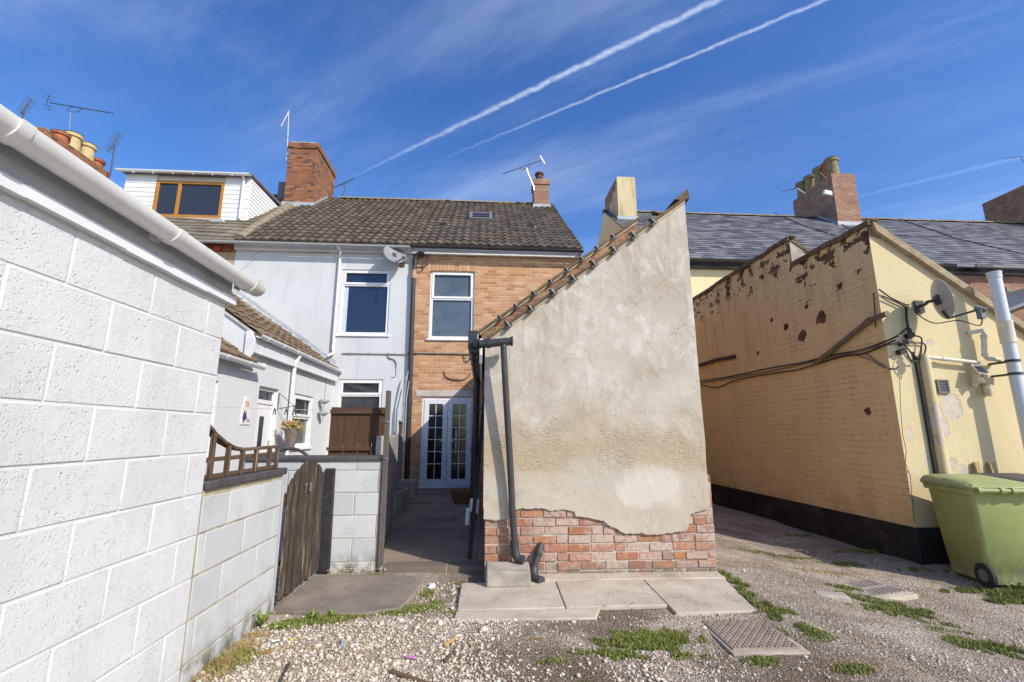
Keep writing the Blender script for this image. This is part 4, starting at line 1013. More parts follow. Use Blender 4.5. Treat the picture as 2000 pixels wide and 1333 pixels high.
# vent grille
v0, v1 = U(1826, 742, y=YY), U(1853, 769, y=YY); MF = FAC(YY)
vm_ = MB(); ringbox(vm_, MF, v0.x, v1.x, v1.z, v0.z, .018, -.028, .01)
for i in range(7): vm_.mbox(MF, v0.x+.018, v1.x-.018, v1.z+.02+i*(v0.z-v1.z-.04)/7, v1.z+.028+i*(v0.z-v1.z-.04)/7, -.022, -.006)
vm_.mbox(MF, v0.x+.015, v1.x-.015, v1.z+.015, v0.z-.015, -.004, .01)
vm_.build('vent_grille', M_VENTGREY, yb, .002)
# old pipes fixed to the shaded side wall
q0, q1, q2 = U(1592, 711, x=YX-.05), U(1700, 625, x=YX-.05), U(1733, 613, x=YX-.05)
m = MB(); m.tube([q0, q1, q2], .034, 12); m.tube([q1, q1.lerp(q0, .06)], .042, 12); m.tube([q2, (YX-.04, YY-.03, q2.z+.0)], .036, 12); m.build('overflow_pipe', m_flat('brown_grey_pipe', (.20, .15, .10), .7, .3, var=.25, dirt=.4), yb)
MB().tube([U(1366, 714, x=YX-.04), U(1400, 703, x=YX-.04), U(1434, 697, x=YX-.04)], .04, 12).build('overflow_pipe', M_PIPEBLACK, yb)

# cable bundle and junction boxes
cb_ = thing('cable_bundle', 'tangle of sagging cables and black junction boxes along the yellow side wall', 'cables', (YX, YY, 2.2))
lines = [[(1366, 745), (1430, 735), (1500, 720), (1570, 708), (1620, 695), (1680, 684), (1730, 667), (1756, 655)],
         [(1366, 749), (1430, 738), (1510, 724), (1590, 706), (1650, 693), (1700, 680), (1745, 672), (1760, 668)],
         [(1368, 752), (1400, 757), (1440, 742), (1520, 728), (1560, 722), (1640, 698), (1690, 690), (1750, 664)],
         [(1690, 690), (1715, 708), (1740, 722), (1757, 716)], [(1706, 572), (1708, 600), (1710, 640)], [(1660, 691), (1700, 703), (1722, 716), (1752, 722)]]
for i, l in enumerate(lines):
    MB().cable([U(x, y, x=YX-.018-.006*(i % 3)) for x, y in l], .011 if i < 3 else .007, 6).build('cable', M_CABLEGREY if i % 2 else M_CABLE, cb_)
fl = [[(1756, 655), (1775, 640), (1782, 655)], [(1760, 668), (1772, 680), (1790, 700), (1800, 690)], [(1783, 655), (1800, 662), (1797, 690), (1792, 702)], [(1778, 670), (1805, 672), (1806, 690), (1794, 704)], [(1776, 685), (1788, 697), (1796, 703)], [(1770, 688), (1780, 705), (1792, 706)], [(1716, 565), (1740, 582), (1768, 595), (1776, 596)], [(1722, 578), (1745, 588), (1770, 600)], [(1770, 600), (1771, 625), (1777, 655), (1781, 660)]]
for i, l in enumerate(fl):
    MB().cable([U(x, y, y=YY-.03-.01*(i % 3)) for x, y in l], .009 if i != 8 else .016, 6).build('cable', M_CABLE, cb_)
for x, y in ((1777, 656), (1764, 670), (1761, 687)):
    q = U(x, y, y=YY-.04); MB().bar(q+Vector((-.05, 0, -.015)), q+Vector((.05, 0, .015)), .06, .06).build('junction_box', M_CABLE, cb_, .006)

def dish(name, label, c, nrm_, up, rx, rz, lnbdir, wallpt, mtl, cat='satellite dish', armlen=.42):
    t = thing(name, label, cat, tuple(wallpt)); nrm_ = Vector(nrm_).normalized(); c = Vector(c)
    u = Vector(up).cross(nrm_).normalized(); v = nrm_.cross(u)
    rings, seg = 7, 36; vs = []; fs = []
    for side in (0, 1):
        for i in range(rings+1):
            q = i/rings
            for k in range(seg):
                a = 2*math.pi*k/seg; vs.append(c+u*math.cos(a)*q*rx+v*math.sin(a)*q*rz+nrm_*(.16*rx*q*q-.16*rx*.6-(.006 if side else 0)))
        o = side*(rings+1)*seg
        for i in range(rings):
            for k in range(seg): fs.append((o+i*seg+k, o+i*seg+(k+1) % seg, o+(i+1)*seg+(k+1) % seg, o+(i+1)*seg+k))
    o2 = (rings+1)*seg
    fs += [(rings*seg+k, rings*seg+(k+1) % seg, o2+rings*seg+(k+1) % seg, o2+rings*seg+k) for k in range(seg)]
    m = MB(); m.add(vs, fs); m.build('reflector', mtl, t)
    b_ = c-v*rz*.98; tip = b_+Vector(lnbdir).normalized()*armlen
    MB().bar(c-v*rz*.55-nrm_*.03, b_+nrm_*.0, .03, .03).bar(b_, tip, .022, .022).build('feed_arm', M_IRON, t, .003)
    ld = (c-tip).normalized(); m = MB(); m.tube([tip-ld*.05, tip+ld*.04], .028, 12); m.tube([tip+ld*.03, tip+ld*.055], .036, 12); m.box(tip.x-.03, tip.x+.03, tip.y-.02, tip.y+.04, tip.z-.12, tip.z-.01)
    m.build('receiver', M_VENTGREY, t, .004)
    back = c-nrm_*.06; m = MB(); m.bar(back+nrm_*.03-v*.06, back+nrm_*.03+v*.06, .09, .05, nrm_); m.tube([back, back-nrm_*.08, Vector(wallpt).lerp(back, .45), wallpt], .02, 10)
    w_ = Vector(wallpt); m.box(w_.x-.06, w_.x+.06, w_.y-.03, w_.y, w_.z-.08, w_.z+.08); m.build('bracket', M_IRON, t, .003)
    return t, tip
wpt = U(1793, 600, y=YY); dc = U(1838, 585, y=YY-.33)
dt, tip = dish('satellite_dish', 'grey satellite dish on a bracket beside the tall pale pipe of the yellow outbuilding', dc, (.90, -.40, .14), (0, 0, 1), .235, .255, U(1898, 606, y=YY-.52)-dc+Vector((0, 0, .24)), wpt, M_DISH, armlen=.30)
m = MB(); m.cable([tip+Vector((0, 0, -.1)), tip+Vector((-.04, .02, -.2)), tip+Vector((-.2, .1, -.12)), dc+Vector((-.05, .1, -.28)), dc+Vector((-.16, .2, -.12)), wpt+Vector((0, -.05, -.05))], .007, 6); m.build('cable', M_CABLE, dt)

# solar camera lamp
lp = U(1918, 725, y=YY); sc = thing('security_light', 'ivory solar security light with two lamp heads on the yellow front wall', 'security light', tuple(lp))
a = U(1914, 722, y=YY-.12)
MB().hexa([a+Vector(p) for p in ((-.075, -.05, -.055), (.075, -.05, -.075), (.075, .03, .04), (-.075, .03, .06), (-.08, -.045, -.04), (.07, -.045, -.06), (.07, .035, .055), (-.08, .035, .075))]).build('panel_frame', M_LAMPIVORY, sc, .006)
MB().hexa([a+Vector(p) for p in ((-.06, -.052, -.036), (.053, -.052, -.052), (.053, .018, .036), (-.06, .018, .052), (-.062, -.054, -.034), (.051, -.054, -.05), (.051, .018, .040), (-.062, .018, .056))]).build('solar_panel', M_SOLAR, sc)
MB().bar(a+Vector((-.03, .02, -.05)), a+Vector((-.02, .09, -.2)), .05, .05).box(lp.x-.05, lp.x+.02, YY-.05, YY, lp.z-.3, lp.z-.05).build('bracket', M_LAMPIVORY, sc, .008)
for dx_, tx in ((-.02, -.5), (.1, .6)):
    h0 = a+Vector((dx_, .02, -.13-.02*(dx_ > 0))); ax = Vector((tx, -.7, -.2)).normalized()
    MB().lathe(h0, [(.02, -.05), (.034, -.03), (.034, .03), (.042, .05), (.036, .052)], 16, ax).build('lamp_head', M_LAMPIVORY, sc)
MB().lathe(a+Vector((.06, .0, -.28)), [(.0, -.06), (.03, -.05), (.042, 0), (.042, .05), (.02, .06)], 16).build('motion_sensor', M_LAMPIVORY, sc)
for i, (px_, ln, h_) in enumerate(((1905, 'stake on the yellow wall behind the green bin, left of two', 925), (1934, 'stake on the yellow wall behind the green bin, right of two', 925))):
    q = U(px_+4, 940, y=YY-.05); t = thing('wooden_stake', 'short pale wooden '+ln, 'stake', (q.x, YY-.06, -.22), 'stakes behind the green bin')
    tp = U(px_, 903, y=YY-.03); MB().bar((q.x+.05, YY-.16, -.2), (tp.x, YY-.03, tp.z), .06, .03, (0, 1, 0)).build('shaft', M_WOODSTAKE, t, .003)

# ------------------------------------------------------------------ terrace behind
HY, EY, EZ, RGY, SLP = 11.45, 11.25, 6.02, 16.2, .7697
def roofpt(px, py, z0=EZ, off=0.):
    d = CF*F + CR*(px-1000) - CU*(py-666.5); c = Vector((0, 0, H)); t = (z0+SLP*(c.y-EY)-c.z)/(d.z-SLP*d.y); return c+d*t
NB = Vector((0, 1, SLP)).normalized(); NN = Vector((0, -SLP, 1)).normalized(); SLEN = (RGY-EY)*math.sqrt(1+SLP**2)
MH = FAC(HY)
def house_shell(parent, x0, x1, m, holes, ez=EZ, rgz=None, rev=.1, endm=None):
    rgz = rgz or ez+SLP*(RGY-EY); b = MB()
    holed(b, MH, x0, x1, -.3, ez+.12, holes, rev)
    by = 2*RGY-EY
    w = b.build('wall', m, parent, smooth=False)
    e = MB()
    for x in (x0, x1): e.quad((x, HY, -.3), (x, by, -.3), (x, by, ez+.1), (x, RGY, rgz-.03), (x, HY, ez+.12))
    e.quad((x0, by, -.3), (x1, by, -.3), (x1, by, ez), (x0, by, ez)); e.build('end_wall', endm or m, parent, smooth=False)
    MB().quad((x0, RGY, rgz), (x1, RGY, rgz), (x1, by+.2, ez-.1), (x0, by+.2, ez-.1)).build('rear_roof', M_TILEGREY, parent)
    return w
def ridge_row(parent, p0, p1, m, r=.13, L_=.44, up=(0, 0, 1), nm='ridge_tiles'):
    p0, p1 = Vector(p0), Vector(p1); n = max(1, int((p1-p0).length/L_)); mb = MB(); t = (p1-p0).normalized(); s_ = t.cross(Vector(up)).normalized()
    for i in range(n):
        a, b = p0.lerp(p1, i/n), p0.lerp(p1, (i+1)/n); j = random.uniform(-.006, .006); vs = []
        for p, rr in ((a, r+.008), (b-t*.012, r)):
            for k in range(9): an = math.pi*k/8; vs.append(p+s_*math.cos(an)*rr+Vector(up)*(math.sin(an)*rr*.75-.05+j))
        mb.add(vs, [(k, k+1, 10+k, 9+k) for k in range(8)]+[tuple(range(9)), tuple(range(17, 8, -1))])
    return mb.build(nm, m, parent)
def chimney(parent, x0, x1, y0, y1, z0, z1, m, corbel=True, flash=True):
    b = MB(); b.box(x0, x1, y0, y1, z0-1.2, z1-.22 if corbel else z1)
    if corbel: b.box(x0-.035, x1+.035, y0-.035, y1+.035, z1-.22, z1-.03); b.box(x0-.01, x1+.01, y0-.01, y1+.01, z1-.03, z1)
    c = b.build('chimney', m, parent, .006)
    if flash:
        f = MB(); f.box(x0-.05, x1+.05, y0-.05, y0-.012, z0-.15, z0+.14); n = 7
        yr = min(y1, RGY)
        for i in range(n):
            a, e = y0+(yr-y0)*i/n, y0+(yr-y0)*(i+1)/n; zb = z0+SLP*(a-y0)
            for xx in (x0-.014, x1+.008): f.box(xx, xx+.006, a, e-.004, zb-.15, zb+.20)
        f.build('lead_flashing', M_LEAD, c)
    return c
def pot(parent, x, y, z, h, r, m, rim=True):
    p = MB().lathe((x, y, z-.03), [(r*1.05, 0), (r*1.02, .08), (r*.9, h*.75), (r*.9, h*.82), (r*1.12, h*.84), (r*1.12, h), (r*.8, h), (r*.75, h*.85)], 18).build('chimney_pot', m, parent)
    if rim: MB().lathe((x, y, z-.03), [(r*1.14, h*.985), (r*1.14, h*1.012), (r*.82, h*1.012)], 18).build('sooty_rim', M_SOOT, parent)
    return p

# white rendered house
wh = thing('terraced_house', 'white rendered middle house with ribbed brown tile roof and tall brick chimney', 'house', (-4.05, HY, 0))
XA, XB, XC = -6.27, -1.86, 2.485
W1 = [U(669, 526, y=HY), U(757, 655, y=HY)]; W1 = (W1[0].x, W1[1].x, W1[1].z, W1[0].z)
W0 = (U(662, 745, y=HY).x, U(748, 745, y=HY).x, 1.0, U(700, 741, y=HY).z)
house_shell(wh, XA, XB, M_WHITERENDER, [W1, W0])
window(wh, MH, *W1, transom=U(700, 556, y=HY).z, glass=M_GLASSBLUE, w=.07)
window(wh, MH, *W0, transom=U(700, 772, y=HY).z, glass=M_GLASSGREY, w=.07)
MB().mbox(MH, W1[0]+.075, W1[0]+.17, W1[2]+.08, W1[2]+1.25, .0705, .074).build('curtain', M_CURTAIN, wh)
tf = tile_field((XA+.1, EY-.06, EZ-.03), (1, 0, 0), NB, NN, XB-XA-.1, SLEN+.05, .22, .345, .040, lip=.034); tf.build('roof', M_TILE, wh, recalc=False)
ridge_row(wh, (XA+.9, RGY, EZ+SLP*(RGY-EY)+.04), (XB, RGY, EZ+SLP*(RGY-EY)+.04), M_RIDGE)
hip = ridge_row(wh, roofpt(466, 467)+NN*.06, roofpt(583, 391)+NN*.06, M_RIDGE, r=.15, L_=.36, up=NN, nm='party_ridge')
cx0, cx1 = U(565, 285, y=14.9).x, U(622, 285, y=14.9).x; cz = U(590, 279, y=14.9).z; cz0 = EZ+SLP*(14.9-EY); cyb = U(654, 350, x=cx1).y
ch = chimney(wh, cx0, cx1, 14.9, cyb, cz0, cz, M_BRICKSTACK)
mm = MB()
for i in range(3): mm.box(cx0+.05+i*.3, cx0+.3+i*.3, 14.9, 15.05, cz, cz+.03)
mm.box(cx0+.03, cx1-.03, 15.0, cyb-.1, cz, cz+.025); mm.build('mortar_flaunching', M_MORTARLIGHT, ch)
gm = MB(); halfpipe(gm, (-7.2, EY-.09, EZ-.06), (XB-.02, EY-.09, EZ-.085), .058); go = gm.build('gutter', M_GUTTERGREY, wh)
for x in np.arange(-6.0, XB, .85): gutter_bracket((x, EY-.09, EZ-.07), (1, 0, 0), .058, 0).build('bracket', M_GUTTERGREY, go)
MB().mbox(MH, XA, XB, 5.83, 6.0, -.10, -.02).build('soffit', M_FASCIAWHITE, wh, .004)
a, e = U(666, 484, y=HY-.06), U(652, 690, y=HY-.06)
dp = MB(); dp.tube([(a.x, EY-.09, EZ-.12), (a.x, HY-.06, 5.85), (a.x-.01, HY-.06, e.z+.12), (e.x, HY-.08, e.z), (e.x-.12, HY-.12, e.z-.08)], .036, 12)
for z in (4.5, 3.55): dp.tube([(a.x, HY-.06, z), (a.x, HY-.06, z-.05)], .043, 12)
dp.build('downpipe', M_UPVC, wh)
def conduit(parent, x0, x1, z, m, step=.45, dip=.0):
    mb = MB(); mb.tube([(x0, HY-.022, z), (x1, HY-.022, z-.01)], .017, 8)
    x = x0+.2
    while x < x1: mb.tube([(x-.012, HY-.022, z), (x+.012, HY-.022, z)], .028, 8); x += step
    return mb.build('conduit', m, parent)
conduit(wh, -3.45, XB, U(720, 691, y=HY).z, m_flat('painted_conduit', (.36, .38, .36), .7, .3, var=.15, dirt=.35))
lc = MB(); q = [U(x, y, y=HY-.02) for x, y in ((757, 694), (760, 700), (768, 702), (773, 708), (774, 716))]; lc.cable(q, .012, 6); q = [U(x, y, y=HY-.012) for x, y in ((774, 716), (772, 735), (764, 738))]; lc.cable(q, .006, 6)
lc.build('cable', M_CABLEGREY, wh)
sb = MB(); q = U(508, 485, y=HY-.3); sb.bar((q.x, HY, q.z+.1), (q.x-.35, HY-.28, q.z-.3), .012, .012); sb.bar((q.x, HY, q.z+.1), (q.x-.1, HY-.02, q.z+.2), .012, .012); sb.bar((q.x-.9, HY-.02, q.z+.06), (q.x+1.6, HY-.02, q.z+.03), .012, .012); sb.build('wire_bracket', M_CABLEGREY, wh)

# brick house with french doors
bh = thing('terraced_house', 'orange brick house with frosted window and white french doors at passage end', 'house', (.3, HY, 0))
W2_ = [U(841, 529, y=HY), U(925, 663, y=HY)]; W2_ = (W2_[0].x, W2_[1].x, W2_[1].z, W2_[0].z)
DR = (U(822, 850, y=HY).x, U(924, 850, y=HY).x, .06, U(870, 776, y=HY).z)
house_shell(bh, XB, XC, M_BRICKORANGE, [W2_, DR])
fo = window(bh, MH, *W2_, transom=U(880, 583, y=HY).z, glass=M_FROST, w=.075, rec=.05)
ah = MB(); n = 13
for i in range(n):        # soldier arch over the window
    a0 = W2_[0]-.08+(W2_[1]-W2_[0]+.16)*i/n; a1 = W2_[0]-.08+(W2_[1]-W2_[0]+.16)*(i+1)/n; q = (i+.5)/n*2-1; up = .035*(1-q*q)
    ah.mbox(MH, a0+.004, a1-.006, W2_[3]+up-.02, W2_[3]+.22+up, -.006-random.uniform(0, .004), .05)
ah.build('brick_arch', mat('arch_brick', lambda g: g.P(g.mix(g.m('MULTIPLY', g.sm(g.noise(g.pos(), 30., 5., .7), .4, .65), .5), g.ramp(g.isl(), [(0, (.42, .21, .11)), (.5, (.53, .31, .18)), (1, (.60, .39, .25))]), (.5, .38, .26)), .9, g.bump(g.noise(g.pos(), 50., 4.), .006, .8), .12)), bh, .004)
MB().mbox(MH, DR[0]-.16, DR[1]+.08, DR[3]+.015, DR[3]+.165, -.012, .08).build('lintel', M_LINTEL, bh, .006)
df = MB(); ringbox(df, MH, DR[0], DR[1], DR[2], DR[3], .06, .03, .10); df.mbox(MH, DR[0]-.03, DR[1]+.03, DR[2]-.05, DR[2]+.012, -.06, .1)
dfo = df.build('door_frame', M_UPVCOLD, bh, .006); mid = (DR[0]+DR[1])/2
for k, (a, e) in enumerate(((DR[0]+.055, mid-.003), (mid+.003, DR[1]-.055))):
    lf = MB(); sw_ = .115; ringbox(lf, MH, a, e, DR[2]+.03, DR[3]-.055, sw_, .012, .065, .15)
    lo = lf.build('door_leaf', M_UPVCOLD, bh, .008)
    ga, ge, g0, g1 = a+sw_, e-sw_, DR[2]+.18, DR[3]-.055-sw_
    MB().mbox(MH, ga, ge, g0, g1, .04, .05).build('pane', M_GLASSDARK, lo)
    br = MB(); br.mbox(MH, (ga+ge)/2-.008, (ga+ge)/2+.008, g0, g1, .030, .042)
    for i in range(1, 6): zz_ = g1-(g1-g0)*i/6.25; br.mbox(MH, ga, ge, zz_-.008, zz_+.008, .031, .041)
    br.build('glazing_bars', M_UPVC, lo)
    hd = MB(); hx = e-.055 if k == 0 else a+.055
    hd.mbox(MH, hx-.017, hx+.017, .98, 1.2, .0, .014); hd.tube([(hx, HY+.0, 1.12), (hx, HY-.04, 1.12), (hx+(-.11 if k == 0 else .11), HY-.045, 1.12)], .010, 8); hd.build('handle', M_UPVC if k else M_ALU, lo)
MB().mbox(MH, mid+.20, mid+.235, .82, 1.38, -.02, .006).build('pull_bar', M_LAMPIVORY, bh, .005)
tf = tile_field((XB, EY-.06, EZ-.03), (1, 0, 0), NB, NN, XC+.06-XB, SLEN+.05, .22, .345, .040, lip=.034); bro = tf.build('roof', M_TILE, bh, recalc=False)
ridge_row(bh, (XB, RGY, EZ+SLP*(RGY-EY)+.04), (XC-.1, RGY, EZ+SLP*(RGY-EY)+.04), M_RIDGE)
MB().mbox(MH, XB+.0, XC+.02, 5.82, 5.985, -.12, -.02).build('fascia', M_FASCIAWHITE, bh, .004)
gm = MB(); halfpipe(gm, (XB+.02, EY-.10, EZ-.06), (XC+.06, EY-.10, EZ-.085), .058); go = gm.build('gutter', M_PIPEBLACK, bh)
for x in np.arange(XB+.6, XC, .9): gutter_bracket((x, EY-.10, EZ-.07), (1, 0, 0), .062, 0).build('bracket', M_PIPEBLACK, go)
MB().prism([(HY-.2, 5.83), (HY+.1, 5.83), (HY+.1, 6.2), (EY-.1, 5.96)], lambda u, v, d: (d, u, v), XC+.021, XC+.05).build('bargeboard_end', M_FASCIAWHITE, bh)
px_ = U(807, 560, y=HY-.09).x
sp = MB(); sp.tube([(px_+.03, HY-.09, 5.62), (px_, HY-.09, 5.3), (px_+.035, HY-.09, 2.05)], .055, 14); so = sp.build('soil_pipe', M_PIPEGREY, bh)
MB().tube([(px_, HY-.09, 5.38), (px_, HY-.09, 5.16)], .062, 14).build('socket', m_flat('tan_pipe_socket', (.42, .27, .19), .7, .3, var=.15, dirt=.3), so)
MB().tube([(px_+.02, HY-.09, 5.55), (px_+.02, HY-.09, 5.68), (px_+.06, HY-.1, 5.78), (px_+.14, HY-.1, 5.83), (px_+.24, HY-.11, 5.80)], .062, 14).build('swan_neck', M_PIPEBLACK, so)
MB().tube([(px_+.05, HY-.09, 5.45), (px_+.27, HY-.11, 5.46), (px_+.31, HY-.11, 5.52), (px_+.31, HY-.11, 5.80)], .022, 10).build('overflow', M_IRON, so)
MB().tube([(px_+.035, HY-.10, 2.05), (px_+.05, HY-.10, .05)], .06, 14).build('downpipe', M_PIPEBLACK, bh)
MB().tube([(px_+.035, HY-.095, 2.1), (px_+.035, HY-.095, 1.98)], .066, 14).build('socket', M_PIPEGREY, so)
conduit(bh, XB, -.30, U(860, 691, y=HY).z, M_CABLEGREY)
lc = MB(); lc.cable([U(x, y, y=HY-.02) for x, y in ((867, 726), (870, 735), (880, 741), (893, 743), (910, 740), (920, 728))], .011, 6); lc.cable([U(x, y, y=HY-.03) for x, y in ((905, 692), (910, 706), (918, 702), (922, 690))], .012, 6); lc.build('cable', M_CABLE, bh)
c0, c1 = U(1043, 360, y=15.8), U(1072, 360, y=15.8)
ch = chimney(bh, c0.x, c1.x, 15.8, 16.45, EZ+SLP*(15.8-EY)-.02, U(1057, 350, y=15.8).z, M_BRICKPINK)
pot(ch, (c0.x+c1.x)/2-.04, 16.1, U(1057, 350, y=15.8).z, .42, .15, m_flat('dark_pot', (.12, .055, .04), .85, .2, var=.3, dirt=.3), False)
sk = roofpt(939, 428); A_ = Vector((1, 0, 0))
def onroof(c, hu, hv, t0, t1, mb):   # a box lying on the slope
    c = Vector(c); return mb.hexa([c+A_*a*hu+NB*b*hv+NN*t for t in (t0, t1) for a, b in ((-1, -1), (1, -1), (1, 1), (-1, 1))])
s0 = MB()
for cu, cv, hu, hv in ((0, -.42, .36, .05), (0, .42, .36, .05), (-.32, 0, .05, .38), (.32, 0, .05, .38)): onroof(sk+A_*cu+NB*cv, hu, hv, -.02, .13, s0)
so = s0.build('skylight', M_VENTGREY, bro, .006)
s0 = MB(); onroof(sk, .28, .38, .05, .085, s0); onroof(sk-NB*.03, .28, .03, .085, .1, s0); s0.build('skylight_pane', M_GLASS, bro)
for x, y in ((866, 443), (1034, 446), (875, 398), (1011, 402)):
    c = roofpt(x, y); v_ = MB()
    for k in range(6):
        a0, a1 = math.pi*k/6, math.pi*(k+1)/6; rr = .16
        f0 = [c+A_*math.cos(q)*rr+NN*(.02+math.sin(q)*.15)-NB*.14 for q in (a0, a1)]; b0 = [c+A_*math.cos(q)*rr*.6+NN*.03+NB*.2 for q in (a0, a1)]
        v_.quad(f0[0], f0[1], b0[1], b0[0]); v_.quad(f0[0], f0[1], c+NN*.02-NB*.1)
    onroof(c, .2, .2, .02, .045, v_); v_.build('roof_vent', M_VENTGREY, bro)

# pebbledashed house with the dormer
ph = thing('terraced_house', 'pebbledashed house on the left with a white boarded dormer in its roof', 'house', (-9.5, HY, 0))
XP = -17.0
house_shell(ph, XP, XA-.002, M_PEBBLE, [])
MB().mbox(MH, -9.5, XA-.01, 5.78, 6.02, -.012, .05).build('brick_band', M_BRICKSTACK, ph)
MB().mbox(MH, -6.78, -6.62, 5.80, 5.92, -.08, .02).build('red_box', m_flat('red_plastic', (.5, .06, .05), .5, .4), ph, .01)
tf = tile_field((XP, EY-.06, EZ-.03), (1, 0, 0), NB, NN, XA+.1-XP, SLEN+.05, .33, .345, .012, lip=.03, prof='flat'); tf.build('roof', M_TILEGREY, ph, recalc=False)
ridge_row(ph, (XP, RGY, EZ+SLP*(RGY-EY)+.04), (cx0, RGY, EZ+SLP*(RGY-EY)+.04), M_RIDGE)
MB().box(cx0-.75, cx0-.02, 16.0, 16.6, 9.6, 10.35).build('dark_stack', M_VENTGREY, ph, .02)
gm = MB(); halfpipe(gm, (XP, EY-.10, EZ-.05), (-7.18, EY-.10, EZ-.06), .058); gm.build('gutter', M_PIPEGREY, ph)
DX0, DX1, DYf, DZ0, DZ1 = U(248, 345, y=13).x, U(492, 345, y=13).x, 13.0, 7.33, 8.74
yr = EY+(DZ1-EZ)/SLP; wx = [U(307, 355, y=13).x, U(441, 355, y=13).x]; wz = [U(400, 427, y=13).z, U(400, 356, y=13).z]
dm = MB(); MD = FAC(DYf); nbd = 10
def boards(mb, x0, x1, z0, z1):
    h = (DZ1-DZ0)/nbd
    for i in range(nbd):
        a, b = DZ0+i*h, DZ0+(i+1)*h
        if b < z0+.01 or a > z1-.01: continue
        mb.hexa([MD(x0, a, -.028), MD(x1, a, -.028), MD(x1, a, .05), MD(x0, a, .05), MD(x0, b, -.012), MD(x1, b, -.012), MD(x1, b, .05), MD(x0, b, .05)])
dm.prism([(DYf+.05, DZ0), (DYf+.05, DZ1), (yr, DZ1)], lambda u, v, d: (d, u, v), DX0+.05, DX1-.05); do = dm.build('dormer', M_UPVC, ph)
for a_, e_ in ((DX0, wx[0]), (wx[1], DX1)):
    dm = MB(); boards(dm, a_, e_, DZ0, DZ1); dm.build('boarding', M_UPVC, do)
for xx, sg in ((DX1, 1), (DX0, -1)):      # boarded cheeks, narrowing to the slope
    dm = MB()
    for i in range(12):
        a, b = DZ0+(DZ1-DZ0)*i/12, DZ0+(DZ1-DZ0)*(i+1)/12; ya, yb_ = EY+(a-EZ)/SLP, EY+(b-EZ)/SLP
        dm.hexa([(xx-.04*sg, DYf, a), (xx+.02*sg, DYf, a), (xx+.02*sg, max(ya, DYf+.01)+.1, a), (xx-.04*sg, max(ya, DYf+.01)+.1, a), (xx-.04*sg, DYf, b), (xx+.006*sg, DYf, b), (xx+.006*sg, yb_+.1, b), (xx-.04*sg, yb_+.1, b)])
    dm.build('boarding', M_UPVC, do)
MB().hexa([(DX0-.1, DYf-.16, DZ1), (DX1+.08, DYf-.16, DZ1), (DX1+.08, yr+.3, DZ1+.08), (DX0-.1, yr+.3, DZ1+.08), (DX0-.1, DYf-.16, DZ1+.07), (DX1+.08, DYf-.16, DZ1+.07), (DX1+.08, yr+.3, DZ1+.15), (DX0-.1, yr+.3, DZ1+.15)]).build('dormer_roof', M_VENTGREY, do, .01)
gm = MB(); halfpipe(gm, (DX0-.15, DYf-.2, DZ1+.02), (DX1+.05, DYf-.2, DZ1+.01), .06)
for x in np.arange(DX0+.3, DX1, .55): gm.tube([(x, DYf-.2, DZ1-.045), (x+.03, DYf-.2, DZ1-.045)], .03, 8)
gm.tube([(DX1-.17, DYf-.2, DZ1), (DX1-.17, DYf-.08, DZ1-.12), (DX1-.17, DYf-.08, DZ0+.06)], .036, 10); gm.build('dormer_gutter', M_UPVC, do)
window(ph, MD, wx[0], wx[1], wz[0], wz[1], mullion=U(348, 390, y=13).x, frame=M_OAK, glass=M_GLASSGREY, w=.09, sill=True, rec=-.03, sillm=M_LINTEL)
c = roofpt(425, 437); v_ = MB(); onroof(c, .2, .05, .03, .09, v_); v_.build('roof_vent', M_LEAD, ph, .02)

# far chimney with pots, over the garage gutter
fh = thing('far_house', 'far end house showing only its red chimney stack with four pots over the garage', 'house', (-17, 16, 0))
X0 = -13.0; ya, yb_ = 13.0, U(216, 338, x=X0).y; zt = U(150, 293, x=X0).z
MB().box(-20, XP-.01, HY+.02, 21, -.3, 6).prism([(-20, 6), (XP-.01, 6), (XP-.01, 9.6), (-20, 9.6)], FAC(0), 15.9, 16.5).build('wall', M_PEBBLE, fh)
b = MB(); b.box(X0-.9, X0, ya, yb_, 6.4, zt); ch = b.build('chimney', M_BRICKSTACK, fh, .006)
for px1, py1, m_, h_ in ((118, 266, M_POTRED, .36), (144, 268, M_POTCREAM, .62), (171, 288, M_POTCREAM, .6), (188, 318, M_POTRED, .3)):
    q = U(px1, py1, x=X0-.45); pot(ch, X0-.45, q.y, zt, max(.25, q.z-zt+.1), .22, m_)

